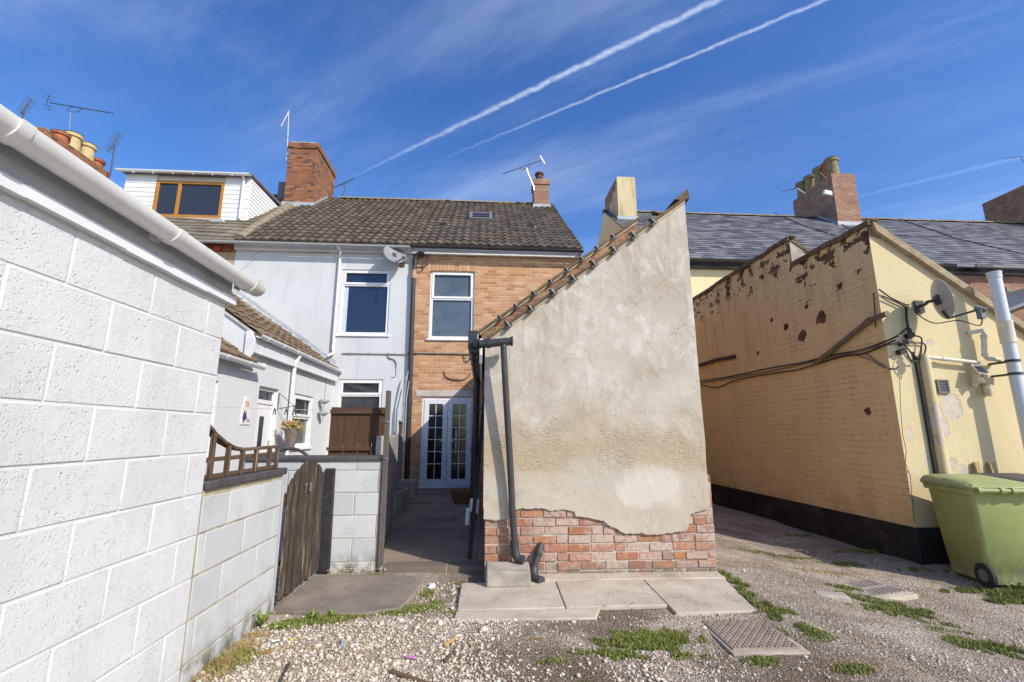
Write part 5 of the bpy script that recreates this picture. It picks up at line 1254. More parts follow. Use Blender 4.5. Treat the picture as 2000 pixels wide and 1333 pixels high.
# slate roofed houses (right)
SX0, SX1, SX2, SEZ = 4.55, 12.75, 25.0, 5.83
RZ2 = SEZ+SLP*(RGY-EY)
yh = thing('terraced_house', 'cream painted house with blue slate roof behind the yellow outbuilding', 'house', (8.6, HY, -.2))
house_shell(yh, SX0, SX1, M_CREAMWALL, [], SEZ)
ph2 = thing('terraced_house', 'pink brick house with slate roof at the right edge behind the pale pipe', 'house', (18, HY, -.2))
WR = (U(1957, 590, y=HY).x, U(1995, 590, y=HY).x+.4, 3.6, U(1975, 583, y=HY).z)
house_shell(ph2, SX1+.002, SX2, M_BRICKPINK, [WR], SEZ)
window(ph2, MH, *WR, transom=WR[3]-.4)
def slate_field(parent, x0, x1, z0):
    mb = MB(); gw, gg = .305, .225; n = int(SLEN/gg); A = Vector((1, 0, 0))
    for i in range(n):
        off = gw/2 if i % 2 else 0; x = x0-off
        while x < x1:
            a, b = max(x+.003, x0), min(x+gw-.003, x1)
            if b-a > .02:
                O = Vector((0, EY-.06, z0-.02))+NB*(i*gg); l0, l1 = .018+random.uniform(0, .005), .001
                t = random.uniform(-.006, .006); L_ = gg+.06
                p = [O+A*a+NB*t+NN*(l0-.008), O+A*b+NB*t+NN*(l0-.008), O+A*b+NB*L_+NN*(l1-.006), O+A*a+NB*L_+NN*(l1-.006), O+A*a+NB*t+NN*l0, O+A*b+NB*t+NN*(l0+random.uniform(-.002, .003)), O+A*b+NB*L_+NN*l1, O+A*a+NB*L_+NN*l1]
                mb.hexa(p)
            x += gw
    return mb.build('roof', M_SLATE, parent, smooth=False, recalc=False)
for par, a, b in ((yh, SX0-.04, SX1), (ph2, SX1, SX2)):
    ro = slate_field(par, a, b, SEZ)
    ridge_row(par, (a, RGY, RZ2+.03), (b, RGY, RZ2+.03), M_RIDGE, r=.12)
for par, a, b, m_ in ((yh, SX0, SX1, M_PIPEGREY), (ph2, SX1, SX2, M_GUTTERGREY)):
    gm = MB(); halfpipe(gm, (a, EY-.09, SEZ-.05), (b, EY-.09, SEZ-.06), .058); gm.build('gutter', m_, par)
    MB().mbox(MH, a, b-.003, SEZ-.22, SEZ+.05, -.1, -.01).build('fascia', M_PIPEBLACK, par)
MB().box(U(1894, 517, y=EY).x, U(1927, 517, y=EY).x, EY-.16, EY-.02, SEZ-.13, SEZ-.01).build('gutter_union', M_PIPEBLACK, ph2, .01)
q = U(1969, 566, y=HY); MB().mbox(MH, q.x-.07, q.x+.07, q.z-.07, q.z+.07, -.02, .01).build('wall_vent', M_VENTGREY, ph2, .003)
# yellow gable chimney
yc = 15.0; a, e = U(1207, 400, y=yc), U(1243, 400, y=yc); zt = U(1225, 346, y=yc).z; yb2 = U(1181, 380, x=a.x).y
ch = chimney(yh, a.x, e.x, yc, yb2, SEZ+SLP*(yc-EY), zt, m_render('stained_yellow_render', (.52, .43, .235), (.64, .555, .36), (.17, .125, .07), .75, .012, 18.), corbel=False)
m = MB(); x_ = a.x-.004
m.prism([(yb2, zt-.02), (yb2, zt-1.5), (yb2-.35, zt-1.15), (yb2-.6, zt-.55), (yb2-.9, zt-.62), (yc+.5, zt-.35), (yc+.25, zt-.45), (yc+.12, zt-.02)], SIDEL(x_), 0, .003); m.build('bare_brick_patch', M_BRICKBROWN, ch)
MB().tube([(e.x-.5, yc+.4, zt-.02), (e.x-.5, yc+.4, zt+.12)], .09, 12).build('chimney_cap', M_MORTARLIGHT, ch)
# shared stack with five pots
yc = 15.15; a, e = U(1632, 400, y=yc), U(1678, 400, y=yc); zt = U(1646, 339, y=yc).z; yb2 = U(1549, 400, x=a.x).y
ch = chimney(ph2, a.x, e.x, yc, yb2, SEZ+SLP*(yc-EY), zt, M_BRICKPINK, corbel=False)
m = MB()
for i in range(4): m.box(a.x-.02-.02*i, e.x+.02, yb2-.1, yb2+.03+.04*i, zt-1.2+i*.12, zt-1.08+i*.12)
m.build('corbelling', M_BRICKPINK, ch)
for i, (m_, h_, pxp) in enumerate(((M_POTOLIVE, .62, 1641), (M_POTRED, .55, 1619), (M_POTOLIVE, .62, 1601), (M_POTOLIVE, .58, 1580), (M_POTOLIVE, .58, 1563))):
    pot(ch, a.x+.27, max(yc+.22, U(pxp, 340, x=a.x+.27).y), zt, h_+.12, .21, m_)
# rightmost stack
a = U(1919, 405, y=17.6); m = MB(); m.box(a.x, a.x+1, 14.6, 17.6, 8, a.z+.15); ch = m.build('chimney', M_BRICKBROWN, ph2, .006)
for y in (15.2, 16.0): pot(ch, a.x+.5, y, a.z+.15, .4, .18, M_POTCREAM)
# roof cables over the slates
rc = thing('roof_cable', 'thin dark cables slanting down the blue slate roofs', 'cables', (9, 13, 8))
for l in (((1510, 418), (1575, 446), (1632, 464)), ((1642, 440), (1660, 452)), ((1755, 430), (1870, 470), (2000, 500))):
    MB().tube([roofpt(x, y, SEZ)+NN*.05 for x, y in l], .014, 5).build('cable', M_CABLE, rc)
# dark roofed shed past the yellow outbuilding
nb = thing('shed', 'dark roofed lean-to at the far right beyond the yellow outbuilding', 'outbuilding', (9.6, 8.8, -.2))
a, e = U(1974, 600, y=8.6), U(2003, 589, y=8.6); k_ = (e.z-a.z)/(e.x-a.x); zr = lambda x: a.z+k_*(x-a.x)
MB().prism([(a.x, -.3), (a.x+3.4, -.3), (a.x+3.4, zr(a.x+3.4)-.1), (a.x, a.z-.1)], FAC(0), 8.65, 11.4).build('wall', M_BRICKPINK, nb)
MB().prism([(a.x-.12, zr(a.x-.12)-.07), (a.x+3.4, zr(a.x+3.4)-.07), (a.x+3.4, zr(a.x+3.4)), (a.x-.12, zr(a.x-.12))], FAC(0), 8.55, 11.4).build('roof', M_VENTGREY, nb)

# white annex of the left house
AX, AE, AY = -3.60, 2.82, 7.19
an = thing('annex', 'white rendered single storey wing with tiled lean-to roof beside the back yard', 'annex', (AX, 9, 0))
MA = SIDE(AX)
DA = (7.72, 8.46, .05, 2.06); WA = (9.16, 10.16, 1.03, 2.06); WB = (5.6, 6.56, 1.0, 2.0)
w = MB(); holed(w, MA, AY, HY, -.1, AE-.02, [DA, WA], .12); holed(w, MA, 4.9, AY, -.1, 2.36, [WB], .12)
w.quad((AX, AY, 2.3), (XA, AY, 2.3), (XA, AY, AE+.7*(AX-XA)+.05), (AX, AY, AE+.05)); w.quad((AX, 4.9, -.1), (XA, 4.9, -.1), (XA, 4.9, 2.36), (AX, 4.9, 2.36))
w.build('wall', M_ANNEXRENDER, an, smooth=False)
BU = Vector((-1, 0, .7)).normalized(); BN = Vector((.7, 0, 1)).normalized(); BL = (AX-XA)*math.sqrt(1.49)
tf = tile_field((AX+.12, AY-.04, AE-.02), (0, 1, 0), BU, BN, HY-AY, BL+.15, .30, .30, .026, lip=.026); ro = tf.build('roof', M_TILEBROWN, an, recalc=False)
MB().prism([(AX+.10, AE-.045), (XA, AE-.045+.7*(AX+.10-XA)), (XA, AE-.0+.7*(AX+.10-XA)), (AX+.10, AE-.0)], FAC(0), AY-.03, HY).build('undercloak', M_MORTARLIGHT, ro)
tf = tile_field((AX+.12, 4.9, 2.36), (0, 1, 0), BU, BN, AY-4.9+.12, .75, .30, .30, .02, lip=.026, prof='flat'); tf.build('porch_roof', M_TILEBROWN, an, recalc=False)
MB().quad((AX-.5, 4.9, 2.83), (XA, 4.9, 2.95), (XA, AY, 2.95), (AX-.5, AY, 2.83)).build('flat_roof', M_LEAD, an)
lf = MB()
for i in range(16):
    a, e = i/16, (i+1)/16; xa, xb = AX+(XA-AX)*a, AX+(XA-AX)*e; za = AE+.7*(AX-xa)+.02
    lf.hexa([(xa, HY-.02, za+.06), (xb+.004, HY-.02, za+.06), (xb+.004, HY-.014, za+.06), (xa, HY-.014, za+.06), (xa, HY-.02, za+.21), (xb+.004, HY-.02, za+.31), (xb+.004, HY-.014, za+.31), (xa, HY-.014, za+.21)])
    lf.hexa([(xa, HY-.16, za+.0), (xb, HY-.16, za+.12), (xb, HY-.015, za+.20), (xa, HY-.015, za+.08), (xa, HY-.16, za+.012), (xb, HY-.16, za+.132), (xb, HY-.015, za+.212), (xa, HY-.015, za+.092)])
lf.build('lead_flashing', M_LEAD, ro)
for (y0, y1, z, nm) in ((AY+.02, HY-.05, AE-.02, 'gutter'), (4.9, 7.45, 2.34, 'gutter')):
    gm = MB(); halfpipe(gm, (AX+.15, y0, z), (AX+.15, y1, z-.01), .058); gm.tube([(AX+.15, y1-.008, z-.015), (AX+.15, y1, z-.015)], .056, 14); go = gm.build(nm, M_UPVC, an)
    for y in np.arange(y0+.25, y1, .6): gutter_bracket((AX+.15, y, z-.004), (0, 1, 0), .058, 0).build('bracket', M_UPVC, go)
MB().box(AX-.02, AX+.10, AY-.02, HY-.06, AE-.30, AE-.28).box(AX+.07, AX+.09, AY, HY-.06, AE-.28, AE-.06).build('fascia', M_FASCIAWHITE, an, .003)
MB().prism([(AX-.02, AE-.42), (AX+.06, AE-.42), (AX+.12, AE-.3), (AX+.12, AE-.1), (AX+.06, AE+.02), (AX-.02, AE+.02)], FAC(0), AY-.04, AY-.004).build('eave_end', M_FASCIAWHITE, an, .004)
dp = MB(); q = U(577, 700, x=AX+.07); dp.tube([(AX+.15, q.y, AE-.08), (AX+.07, q.y, AE-.25), (AX+.07, q.y, .05)], .036, 12); dp.build('downpipe', M_UPVC, an)
window(an, MA, *WA, transom=1.62, w=.075, glass=M_GLASSROOM, glass2=M_GLASSGREY); window(an, MA, *WB, transom=1.56, w=.075, glass=M_GLASSROOM, glass2=M_GLASSGREY)
d_ = MB(); ringbox(d_, MA, DA[0], DA[1], DA[2], DA[3], .06, .05, .118); d_.mbox(MA, DA[0]+.06, DA[1]-.06, 1.78, 1.85, .05, .118); dfo = d_.build('door_frame', M_UPVC, an, .005)
MB().mbox(MA, DA[0]+.06, DA[1]-.06, 1.85, DA[3]-.06, .09, .10).build('pane', M_GLASSGREY, dfo)
dl = MB().mbox(MA, DA[0]+.063, DA[1]-.063, DA[2]+.05, 1.775, .065, .11).build('door', M_UPVC, an, .006)
MB().mbox(MA, DA[0]+.25, DA[0]+.40, 1.08, 1.58, .060, .07).build('pane', M_GLASSGREY, dl); MB().mbox(MA, DA[1]-.13, DA[1]-.10, .98, 1.18, .04, .066).build('handle', M_ALU, dl)
# downpipe shoe of the house gutter dropping on to the annex roof is part of the white house
sg = thing('door_sign', 'small white number plaque with red figures beside the white annex door', 'sign', (AX, 7.3, 1.75))
q = U(481, 791, x=AX); MB().box(AX, AX+.012, q.y-.085, q.y+.085, q.z-.11, q.z+.11).build('plate', M_SIGNWHITE, sg, .003); text_part('78', .13, facing_x((AX+.0135, q.y, q.z)), M_SIGNRED, sg)
sg = thing('door_sign', 'white tile with a blue bird shaped print below the number plaque', 'sign', (AX, 7.25, 1.5))
q = U(479, 813, x=AX); MB().box(AX, AX+.014, q.y-.14, q.y+.14, q.z-.13, q.z+.13).build('plate', M_SIGNWHITE, sg, .003)
MB().prism([(q.y-.11, q.z-.02), (q.y-.07, q.z+.09), (q.y-.04, q.z+.03), (q.y-.02, q.z+.1), (q.y+.0, q.z-.0), (q.y+.03, q.z-.03), (q.y-.03, q.z-.06), (q.y-.06, q.z-.11)], SIDE(AX+.018), 0, .002).build('print', M_SIGNBLUE, sg)
MB().prism([(q.y+.02, q.z-.05), (q.y+.11, q.z-.05), (q.y+.11, q.z-.062), (q.y+.02, q.z-.062)], SIDE(AX+.018), 0, .002).prism([(q.y+.04, q.z-.075), (q.y+.1, q.z-.075), (q.y+.1, q.z-.085), (q.y+.04, q.z-.085)], SIDE(AX+.018), 0, .002).build('print', M_SIGNBLUE, sg)

# hanging basket on a wall bracket
hb = thing('hanging_basket', 'grey rattan cone of dried flowers hanging from a wall bracket by the annex window', 'hanging basket', (AX, 8.75, 1.9))
q = U(570, 800, x=AX+.25); by_ = q.y
m = MB(); bt = 2.0; m.tube([(AX+.01, by_, bt), (AX+.01, by_, bt-.3)], .008, 6); m.tube([(AX+.01, by_, bt-.28), (AX+.3, by_, bt-.22)], .008, 6); m.tube([(AX+.01, by_, bt), (AX+.27, by_, bt-.22)], .006, 6); m.build('bracket', M_IRON, hb)
for a in (0, 2.1, 4.2): MB().tube([(AX+.29, by_, bt-.22), (AX+.29+.12*math.cos(a), by_+.12*math.sin(a), bt-.62)], .004, 5).build('chain', M_IRON, hb)
MB().lathe((AX+.29, by_, bt-1.02), [(.012, 0), (.05, .08), (.13, .36), (.165, .42), (.15, .42), (.11, .36)], 16).build('cone', M_RATTAN, hb)
m = MB()
for i in range(260):
    a, r_ = random.uniform(0, 6.28), random.uniform(0, .17); c = Vector((AX+.29+r_*math.cos(a), by_-.03+r_*math.sin(a)*1.2, bt-.62+random.uniform(0, .1)))
    d_ = Vector((random.gauss(0, 1), random.gauss(0, 1), random.gauss(.2, .8))).normalized(); s_ = d_.orthogonal()*.012; m.add([c-s_, c+s_, c+d_*random.uniform(.04, .11)], [(0, 1, 2)])
m.build('dried_flowers', M_STRAW, hb, smooth=False, recalc=False)
# washing line with pegs
wl_ = thing('washing_line', 'thin washing line with dark pegs stretched across the left yard', 'washing line', (-2.6, 6.2, 1.6))
a, e = U(415, 795, y=5.4), U(700, 801, y=6.6)
MB().tube([a, a.lerp(e, .5)-Vector((0, 0, .015)), e], .0035, 5).build('line', M_GUTTERGREY, wl_)
for px1 in (522, 544, 560):
    t_ = (px1-415)/285; c = a.lerp(e, t_)-Vector((0, 0, .01)); m = MB()
    m.bar(c+Vector((0, 0, .01)), c+Vector((-.018, 0, -.07)), .012, .008); m.bar(c+Vector((0, 0, .01)), c+Vector((.018, 0, -.07)), .012, .008); m.build('peg', M_IRON, wl_)
# round hook and small chimes on annex end
hk = thing('wind_chime', 'thin hanging wire chime with two cups at the annex corner', 'wind chime', (AX+.1, 10.9, 2.4))
q = U(640, 700, x=AX+.12)
m = MB(); m.tube([(AX+.12, q.y, 2.5), (AX+.12, q.y, 1.55)], .005, 5); m.build('wire', M_IRON, hk)
for z in (1.98, 1.72): MB().lathe((AX+.12, q.y, z), [(.02, -.05), (.06, -.03), (.10, 0), (.11, .04), (.09, .05)], 14).build('cup', M_GUTTERGREY, hk)
# wicker of plants glimpsed over the cross wall
hp_ = thing('hoop', 'dark curved metal hoop just above the cross wall coping', 'hoop', (-2.2, 5.6, .9))
m = MB(); m.tube([(-2.2+.28*math.cos(a), 5.6, .86+.27*math.sin(a)) for a in np.linspace(.1, 3.0, 14)], .018, 8); m.build('ring', M_IRON, hp_)

# white-house dish
dish('satellite_dish', 'pale satellite dish high on the white rendered house below its gutter', U(771, 497, y=HY-.34), (.45, -.8, .42), (0, 0, 1), .29, .30, Vector((.7, -.75, .15)), (U(786, 512, y=HY).x, HY, U(786, 516, y=HY).z), M_DISHPALE, armlen=.36)

# ------------------------------------------------------------------ aerials
def aerial(label, mast, a, e, n, el, ed, mm=None, refl=0, bm=None):
    """TV aerial: mast points, boom from a to e, n cross rods of length el along ed"""
    mm = mm or M_ALUDARK; t = thing('tv_aerial', label, 'aerial', tuple(mast[0]), 'television aerials on the roofs')
    MB().tube(mast, .02, 8).build('mast', bm or M_ALU, t)
    a, e = Vector(a), Vector(e); ed = Vector(ed).normalized(); bo = MB().tube([a, e], .014, 6).build('boom', mm, t)
    rm = MB()
    for i in range(n):
        p = a.lerp(e, (i+.3)/n); rm.tube([p-ed*el/2, p+ed*el/2], .008, 5)
    rm.build('rods', mm, t)
    if refl:
        r_ = MB(); bd = (e-a).normalized(); v = bd.cross(ed).normalized()
        for k in (-2, -1, 1, 2):
            p = a-bd*(.02+.05*(2-abs(k)))+v*k*refl/2.4; r_.tube([p-ed*el*.75, p+ed*el*.75], .008, 5)
        r_.tube([a-v*refl, a-bd*.1, a+v*refl], .01, 5); r_.build('reflector', mm, t)
    top = Vector(mast[-1]); c = a.lerp(e, .42); st_ = MB(); bd = (e-a).normalized()
    st_.tube([c-bd*.16, c-bd*.16+(top-c)*.8, top, c+bd*.2+(top-c)*.8, c+bd*.2], .011, 6); st_.build('cradle', mm, t)
    return t
Q = lambda x, y, Y=15.: U(x, y, y=Y)
aerial('long dark aerial pointing right over the pots above the garage gutter', [Q(133, 290), Q(138, 219)], Q(97, 201), Q(222, 222), 16, .22, (.3, .9, .3), refl=.26)
aerial('small aerial tilted end on above the garage gutter, furthest left of all', [Q(40, 250), Q(47, 219)], Q(62, 193), Q(40, 222), 9, .34, (.8, .2, -.4), bm=M_ALUDARK)
aerial('small steep aerial on a thin mast between chimney pots and dormer', [Q(215, 345), Q(224, 284)], Q(234, 260), Q(210, 298), 11, .32, (.8, .2, -.4), bm=M_ALUDARK)
aerial('upright pale aerial on a tall pole strapped to the tall brick chimney', [Q(559, 318), Q(561, 300), Q(564, 219)], Q(565, 216), Q(549, 247), 8, .38, (.8, .2, -.4), M_ALU)
sb = MB(); sb.box(U(556, 310, y=14.9).x, cx0+.05, 14.98, 15.02, U(560, 305, y=15).z-.02, U(560, 305, y=15).z); sb.box(U(556, 310, y=14.9).x, cx0+.05, 14.98, 15.02, U(560, 316, y=15).z-.02, U(560, 316, y=15).z)
sb.build('mast_bracket', M_IRON, wh)
aerial('short dark aerial on a cranked arm just right of the tall brick chimney', [Q(668, 382, 16.5), Q(674, 372, 16.5), Q(674, 360, 16.5)], Q(691, 349, 16.5), Q(652, 367, 16.5), 9, .12, (.2, .9, .2), bm=M_ALUDARK)
aerial('long dark aerial with white reflector on the small right chimney', [Q(1043, 372, 15.7), Q(1042, 364, 15.7), Q(1031, 338, 15.7), Q(1028, 329, 15.7)], Q(1056, 314, 15.7), Q(982, 340, 15.7), 14, .12, (.2, .9, .2))
q = Q(1059, 313, 15.7); rt = [o for o in COL.objects if o.name.startswith('tv_aerial')][-1]
MB().hexa([q+Vector(p) for p in ((-.10, -.03, .16), (-.06, -.03, .18), (.12, -.03, -.16), (.08, -.03, -.18), (-.08, .05, .14), (-.04, .05, .16), (.10, .05, -.14), (.06, .05, -.16))]).build('reflector', M_UPVC, rt)
aerial('short dark aerial poking out left of the five pot chimney', [Q(1572, 378, 15.5), Q(1556, 368, 15.5)], Q(1560, 366, 15.5), Q(1528, 375, 15.5), 5, .14, (.2, .9, .2))
aerial('dark aerial cut off by the right edge of the sky', [Q(2012, 400, 15.5), Q(2008, 318, 15.5)], Q(2030, 302, 15.5), Q(1962, 310, 15.5), 8, .24, (.4, .8, .4))
fl = thing('floodlight', 'small white floodlight on a bracket on the side of the five pot chimney', 'floodlight', tuple(Q(1620, 370, 15.4)))
q = Q(1616, 380, 15.35); MB().bar(q+Vector((-.22, -.1, .02)), q+Vector((.22, -.1, -.06)), .12, .16).build('lamp_body', M_UPVC, fl, .01); MB().tube([q+Vector((.0, -.05, .05)), q+Vector((.0, .0, .3)), q+Vector((.35, .15, .3))], .014, 6).tube([q+Vector((-.25, -.1, .85)), q+Vector((.3, .0, .35))], .012, 6).build('bracket', M_ALU, fl)

# ------------------------------------------------------------------ passage clutter
for (px1, py1, L_, W_, yaw, lab) in ((792, 972, .42, .3, .1, 'square mossy stone planter at the end of the shaded yard wall'), (772, 1000, .75, .24, 1.43, 'long stone trough along the shaded yard wall')):
    q = U(px1, py1, z=.045); t = thing('planter', lab, 'planter', (q.x, q.y, .045), 'stone planters in the passage'); t.rotation_euler.z = 0
    cs, sn = math.cos(yaw), math.sin(yaw); M = lambda u, v, d: (q.x+u*cs-d*sn, q.y+u*sn+d*cs, .045+v)
    b = MB()
    for u0, u1, d0, d1 in ((-L_/2, L_/2, -W_/2, -W_/2+.05), (-L_/2, L_/2, W_/2-.05, W_/2), (-L_/2, -L_/2+.05, -W_/2+.05, W_/2-.05), (L_/2-.05, L_/2, -W_/2+.05, W_/2-.05)): b.mbox(M, u0, u1, 0, .34, d0, d1)
    b.build('trough', M_CONCRETE, t, .012); MB().mbox(M, -L_/2+.05, L_/2-.05, .05, .29, -W_/2+.05, W_/2-.05).build('soil', M_PLINTH, t)
t = thing('planter', 'low brown planter with grassy growth below the french doors', 'planter', (-.28, 9.1, .045))
b = MB(); b.hexa([(-.5, 8.9, .05), (-.12, 8.9, .05), (-.12, 9.3, .05), (-.5, 9.3, .05), (-.58, 8.85, .27), (-.08, 8.85, .27), (-.08, 9.35, .27), (-.58, 9.35, .27)]); b.build('trough', M_TERRA, t, .01)
m = MB()
for i in range(140):
    c = Vector((random.uniform(-.55, -.1), random.uniform(8.88, 9.32), .26)); d_ = Vector((random.gauss(0, .5), random.gauss(0, .5), 1)).normalized()*random.uniform(.05, .16); s_ = Vector((random.uniform(-.006, .006), random.uniform(-.006, .006), 0)); m.add([c-s_, c+s_, c+d_], [(0, 1, 2)])
m.build('grass', M_GRASS, t, smooth=False, recalc=False)
t = thing('plank', 'dark plank leaning on the passage wall behind the bent downpipe', 'plank', (-.16, 5.1, .05))
MB().bar(U(917, 1092, y=5.0), U(947, 772, y=6.2), .045, .02, (0, 1, 0)).build('board', M_POSTDARK, t, .003)
MB().bar(U(932, 860, y=5.9), U(945, 858, y=5.9), .03, .03).bar(U(935, 800, y=6.1), U(947, 797, y=6.1), .03, .03).build('bracket', M_IRON, t)
t = thing('pipe_offcut', 'short white pipe offcuts stood against the passage wall', 'pipes', (-.12, 5.5, .05))
for x, y0, y1 in ((921, 975, 1000), (931, 976, 1003), (913, 993, 1026)): MB().tube([U(x, y1, y=5.6), U(x+2, y0, y=5.65)], .028, 12).build('pipe', M_UPVCOLD, t)
cn = thing('garden_cane', 'bundle of pale bamboo canes leaning by the black pipe of the brick house', 'canes', (-1.9, 11.2, 0))
for a, e in (((790, 770), (797, 726)), ((786, 790), (793, 735)), ((794, 778), (799, 745))): MB().tube([U(*a, y=11.2)-Vector((0, 0, 1.)), U(*a, y=11.2), U(*e, y=11.25)], .012, 6).build('cane', M_LEAD, cn)

# ------------------------------------------------------------------ wheelie bins
def GP(px, py):
    z = 0.
    for _ in range(6): q = U(px, py, z=z); z = float(zg(q.x, q.y))
    return q
def wheelie(label, mb_, ml, loc, rot, sc_=1.):
    t = thing('wheelie_bin', label, 'wheelie bin', (0, 0, 0)); WB_, WT, DB, DT, HB = .49, .56, .545, .66, .95
    b = MB(); cx = WT/2; z0 = .045
    def ring(f, z, o=0.):
        w = WB_+(WT-WB_)*f; d = DB+(DT-DB)*f; y0 = .02+.02*(1-f); r_ = .05; x0 = cx-w/2-o; x1 = cx+w/2+o; ya, yb1 = y0-o, y0+d+o; p = []
        for ccx, ccy, a0 in ((x0+r_, ya+r_, math.pi), (x1-r_, ya+r_, 1.5*math.pi), (x1-r_, yb1-r_, 0), (x0+r_, yb1-r_, .5*math.pi)):
            for k in range(4): a = a0+k*math.pi/6; p.append((ccx+r_*math.cos(a), ccy+r_*math.sin(a), z))
        return p
    prof = [(0, z0), (.04, .10), (.09, .17), (.09, .175), (.95, HB-.06), (.96, HB-.05)]; vs = []
    for i, (f, z) in enumerate(prof): vs += ring(f, z, .004 if i >= 3 else 0)
    vs += ring(.98, HB-.05, .03) + ring(1., HB, .035) + ring(1., HB, -.01); n = 16; m_ = len(vs)//n
    fs = [(i*n+k, i*n+(k+1) % n, (i+1)*n+(k+1) % n, (i+1)*n+k) for i in range(m_-1) for k in range(n)]+[tuple(range(n))]
    b.add(vs, fs); bo = b.build('body', mb_, t)
    l = MB(); rr = [(-.05, .03), (.0, .045), (.06, .075), (.14, .095)]; vs = []
    base = ring(1., HB+.004, .045); o1 = ring(1., HB+.035, .05); 
    def sh(p, s_, z, fy=0): 
        my = .02+DT/2; return [(cx+(x-cx)*s_, my+(y-my)*s_+fy, z+.03*(y/DT)) for x, y, _ in p]
    lp_ = [base, [(x, y, z+.02*(y/DT)*0) for x, y, z in o1], sh(o1, .93, HB+.05), sh(o1, .80, HB+.075), sh(o1, .45, HB+.085)]
    for q in lp_: vs += q
    fs = [(i*n+k, i*n+(k+1) % n, (i+1)*n+(k+1) % n, (i+1)*n+k) for i in range(len(lp_)-1) for k in range(n)]+[tuple(reversed(range(n))), tuple(range((len(lp_)-1)*n, len(lp_)*n))]
    l.add(vs, fs)
    for x_ in (-.02, WT-.05): l.hexa([(x_, -.03, HB-.01), (x_+.07, -.03, HB-.01), (x_+.07, DT*.9, HB+.02), (x_, DT*.9, HB+.02), (x_+.012, -.02, HB+.055), (x_+.058, -.02, HB+.055), (x_+.058, DT*.55, HB+.085), (x_+.012, DT*.55, HB+.085)])
    l.build('lid', ml, t, .006)
    MB().tube([(.03, -.045, HB+.0), (WT-.03, -.045, HB+.0)], .022, 12).build('handle_bar', ml, t)
    for x_ in (.03, WT*.5-.05, WT*.5+.05, WT-.03): MB().tube([(x_-.022, -.045, HB), (x_+.022, -.045, HB)], .034, 12).box(x_-.018, x_+.018, -.045, .02, HB-.03, HB+.03).build('hinge', ml, t, .004)
    for x_ in (.01, WT-.045):
        w_ = MB(); w_.tube([(x_, .075, .115), (x_+.045, .075, .115)], .118, 24); wo = w_.build('wheel', M_RUBBER, t, .008)
        MB().tube([(x_-.006, .075, .115), (x_+.051, .075, .115)], .06, 16).build('hub', M_VENTGREY, wo, .004)
    MB().tube([(.05, .075, .1), (WT-.05, .075, .1)], .014, 8).build('axle', M_IRON, t)
    t.location = loc; t.rotation_euler.z = rot; t.scale = (sc_,)*3
    return t
C0_ = GP(1940, 1152)
wheelie('olive green wheelie bin standing against the yellow outbuilding', M_BIN, M_BINLID, (C0_.x-.05, C0_.y-.02, float(zg(C0_.x, C0_.y))), R(-13))
wheelie('dark grey wheelie bin partly hidden right of the green one', M_BINGREY, M_BINGREY, (C0_.x+.66, C0_.y+.05, -.22), R(-6))

# ------------------------------------------------------------------ covers in the ground
def cover(label, c, rot, L_, W_, m, kind):
    c = Vector(c); z = float(gz(c.x, c.y))+.012; t = thing('drain_cover', label, 'drain cover', (c.x, c.y, z)); cs, sn = math.cos(rot), math.sin(rot)
    M = lambda u, v, d: (c.x+u*cs-d*sn, c.y+u*sn+d*cs, z+v)
    MB().mbox(M, -L_/2-.02, L_/2+.03, -.05, -.006, -W_/2-.04, W_/2+.02).build('frame', M_SLAB, t, .004)
    p = MB(); p.mbox(M, -L_/2, L_/2, -.02, .004, -W_/2, W_/2)
    if kind == 'studs':
        nx_, ny_ = 16, 14
        for i in range(nx_):
            for j in range(ny_):
                u, d = -L_/2+.02+(L_-.04)*i/(nx_-1), -W_/2+.02+(W_-.04)*j/(ny_-1); h = .008; k = .009
                if (i+j) % 2: p.mbox(M, u-k, u+k, .004, .004+h, d-k*.5, d+k*.5)
                else: p.mbox(M, u-k*.5, u+k*.5, .004, .004+h, d-k, d+k)
    else:
        for s_ in (0, 1):
            a0 = -L_/2+.02+s_*L_/2; p.mbox(M, a0, a0+L_/2-.04, .004, .008, -W_/2+.012, -W_/2+.024)
            for i in range(9): u = -L_/2+.03+i*(L_-.06)/8; p.mbox(M, u-.014, u+.014, .004, .012, (-W_/2+.02 if s_ == 0 else .02), (-.02 if s_ == 0 else W_/2-.02))
    p.build('plate', m, t, .002)
cover('rusty studded square drain cover in the gravel in front of the concrete slabs', GP(1462, 1238), -.03, .43, .44, M_RUST, 'studs')
cover('worn grey slotted drain cover half grown over in the lane', GP(1700, 1152), .25, .50, .40, M_CONCRETE, 'slots')
q = GP(1622, 1166); t = thing('flat_stone', 'flat pale slab stone lying in the lane beside the slotted cover', 'stone', (q.x, q.y, q.z))
MB().hexa([(q.x-.15, q.y-.05, q.z-.03), (q.x+.12, q.y-.10, q.z-.03), (q.x+.16, q.y+.04, q.z-.03), (q.x-.10, q.y+.09, q.z-.03), (q.x-.14, q.y-.045, q.z+.03), (q.x+.11, q.y-.09, q.z+.022), (q.x+.15, q.y+.035, q.z+.025), (q.x-.09, q.y+.08, q.z+.03)]).build('slab', M_CONCRETE, t, .01)

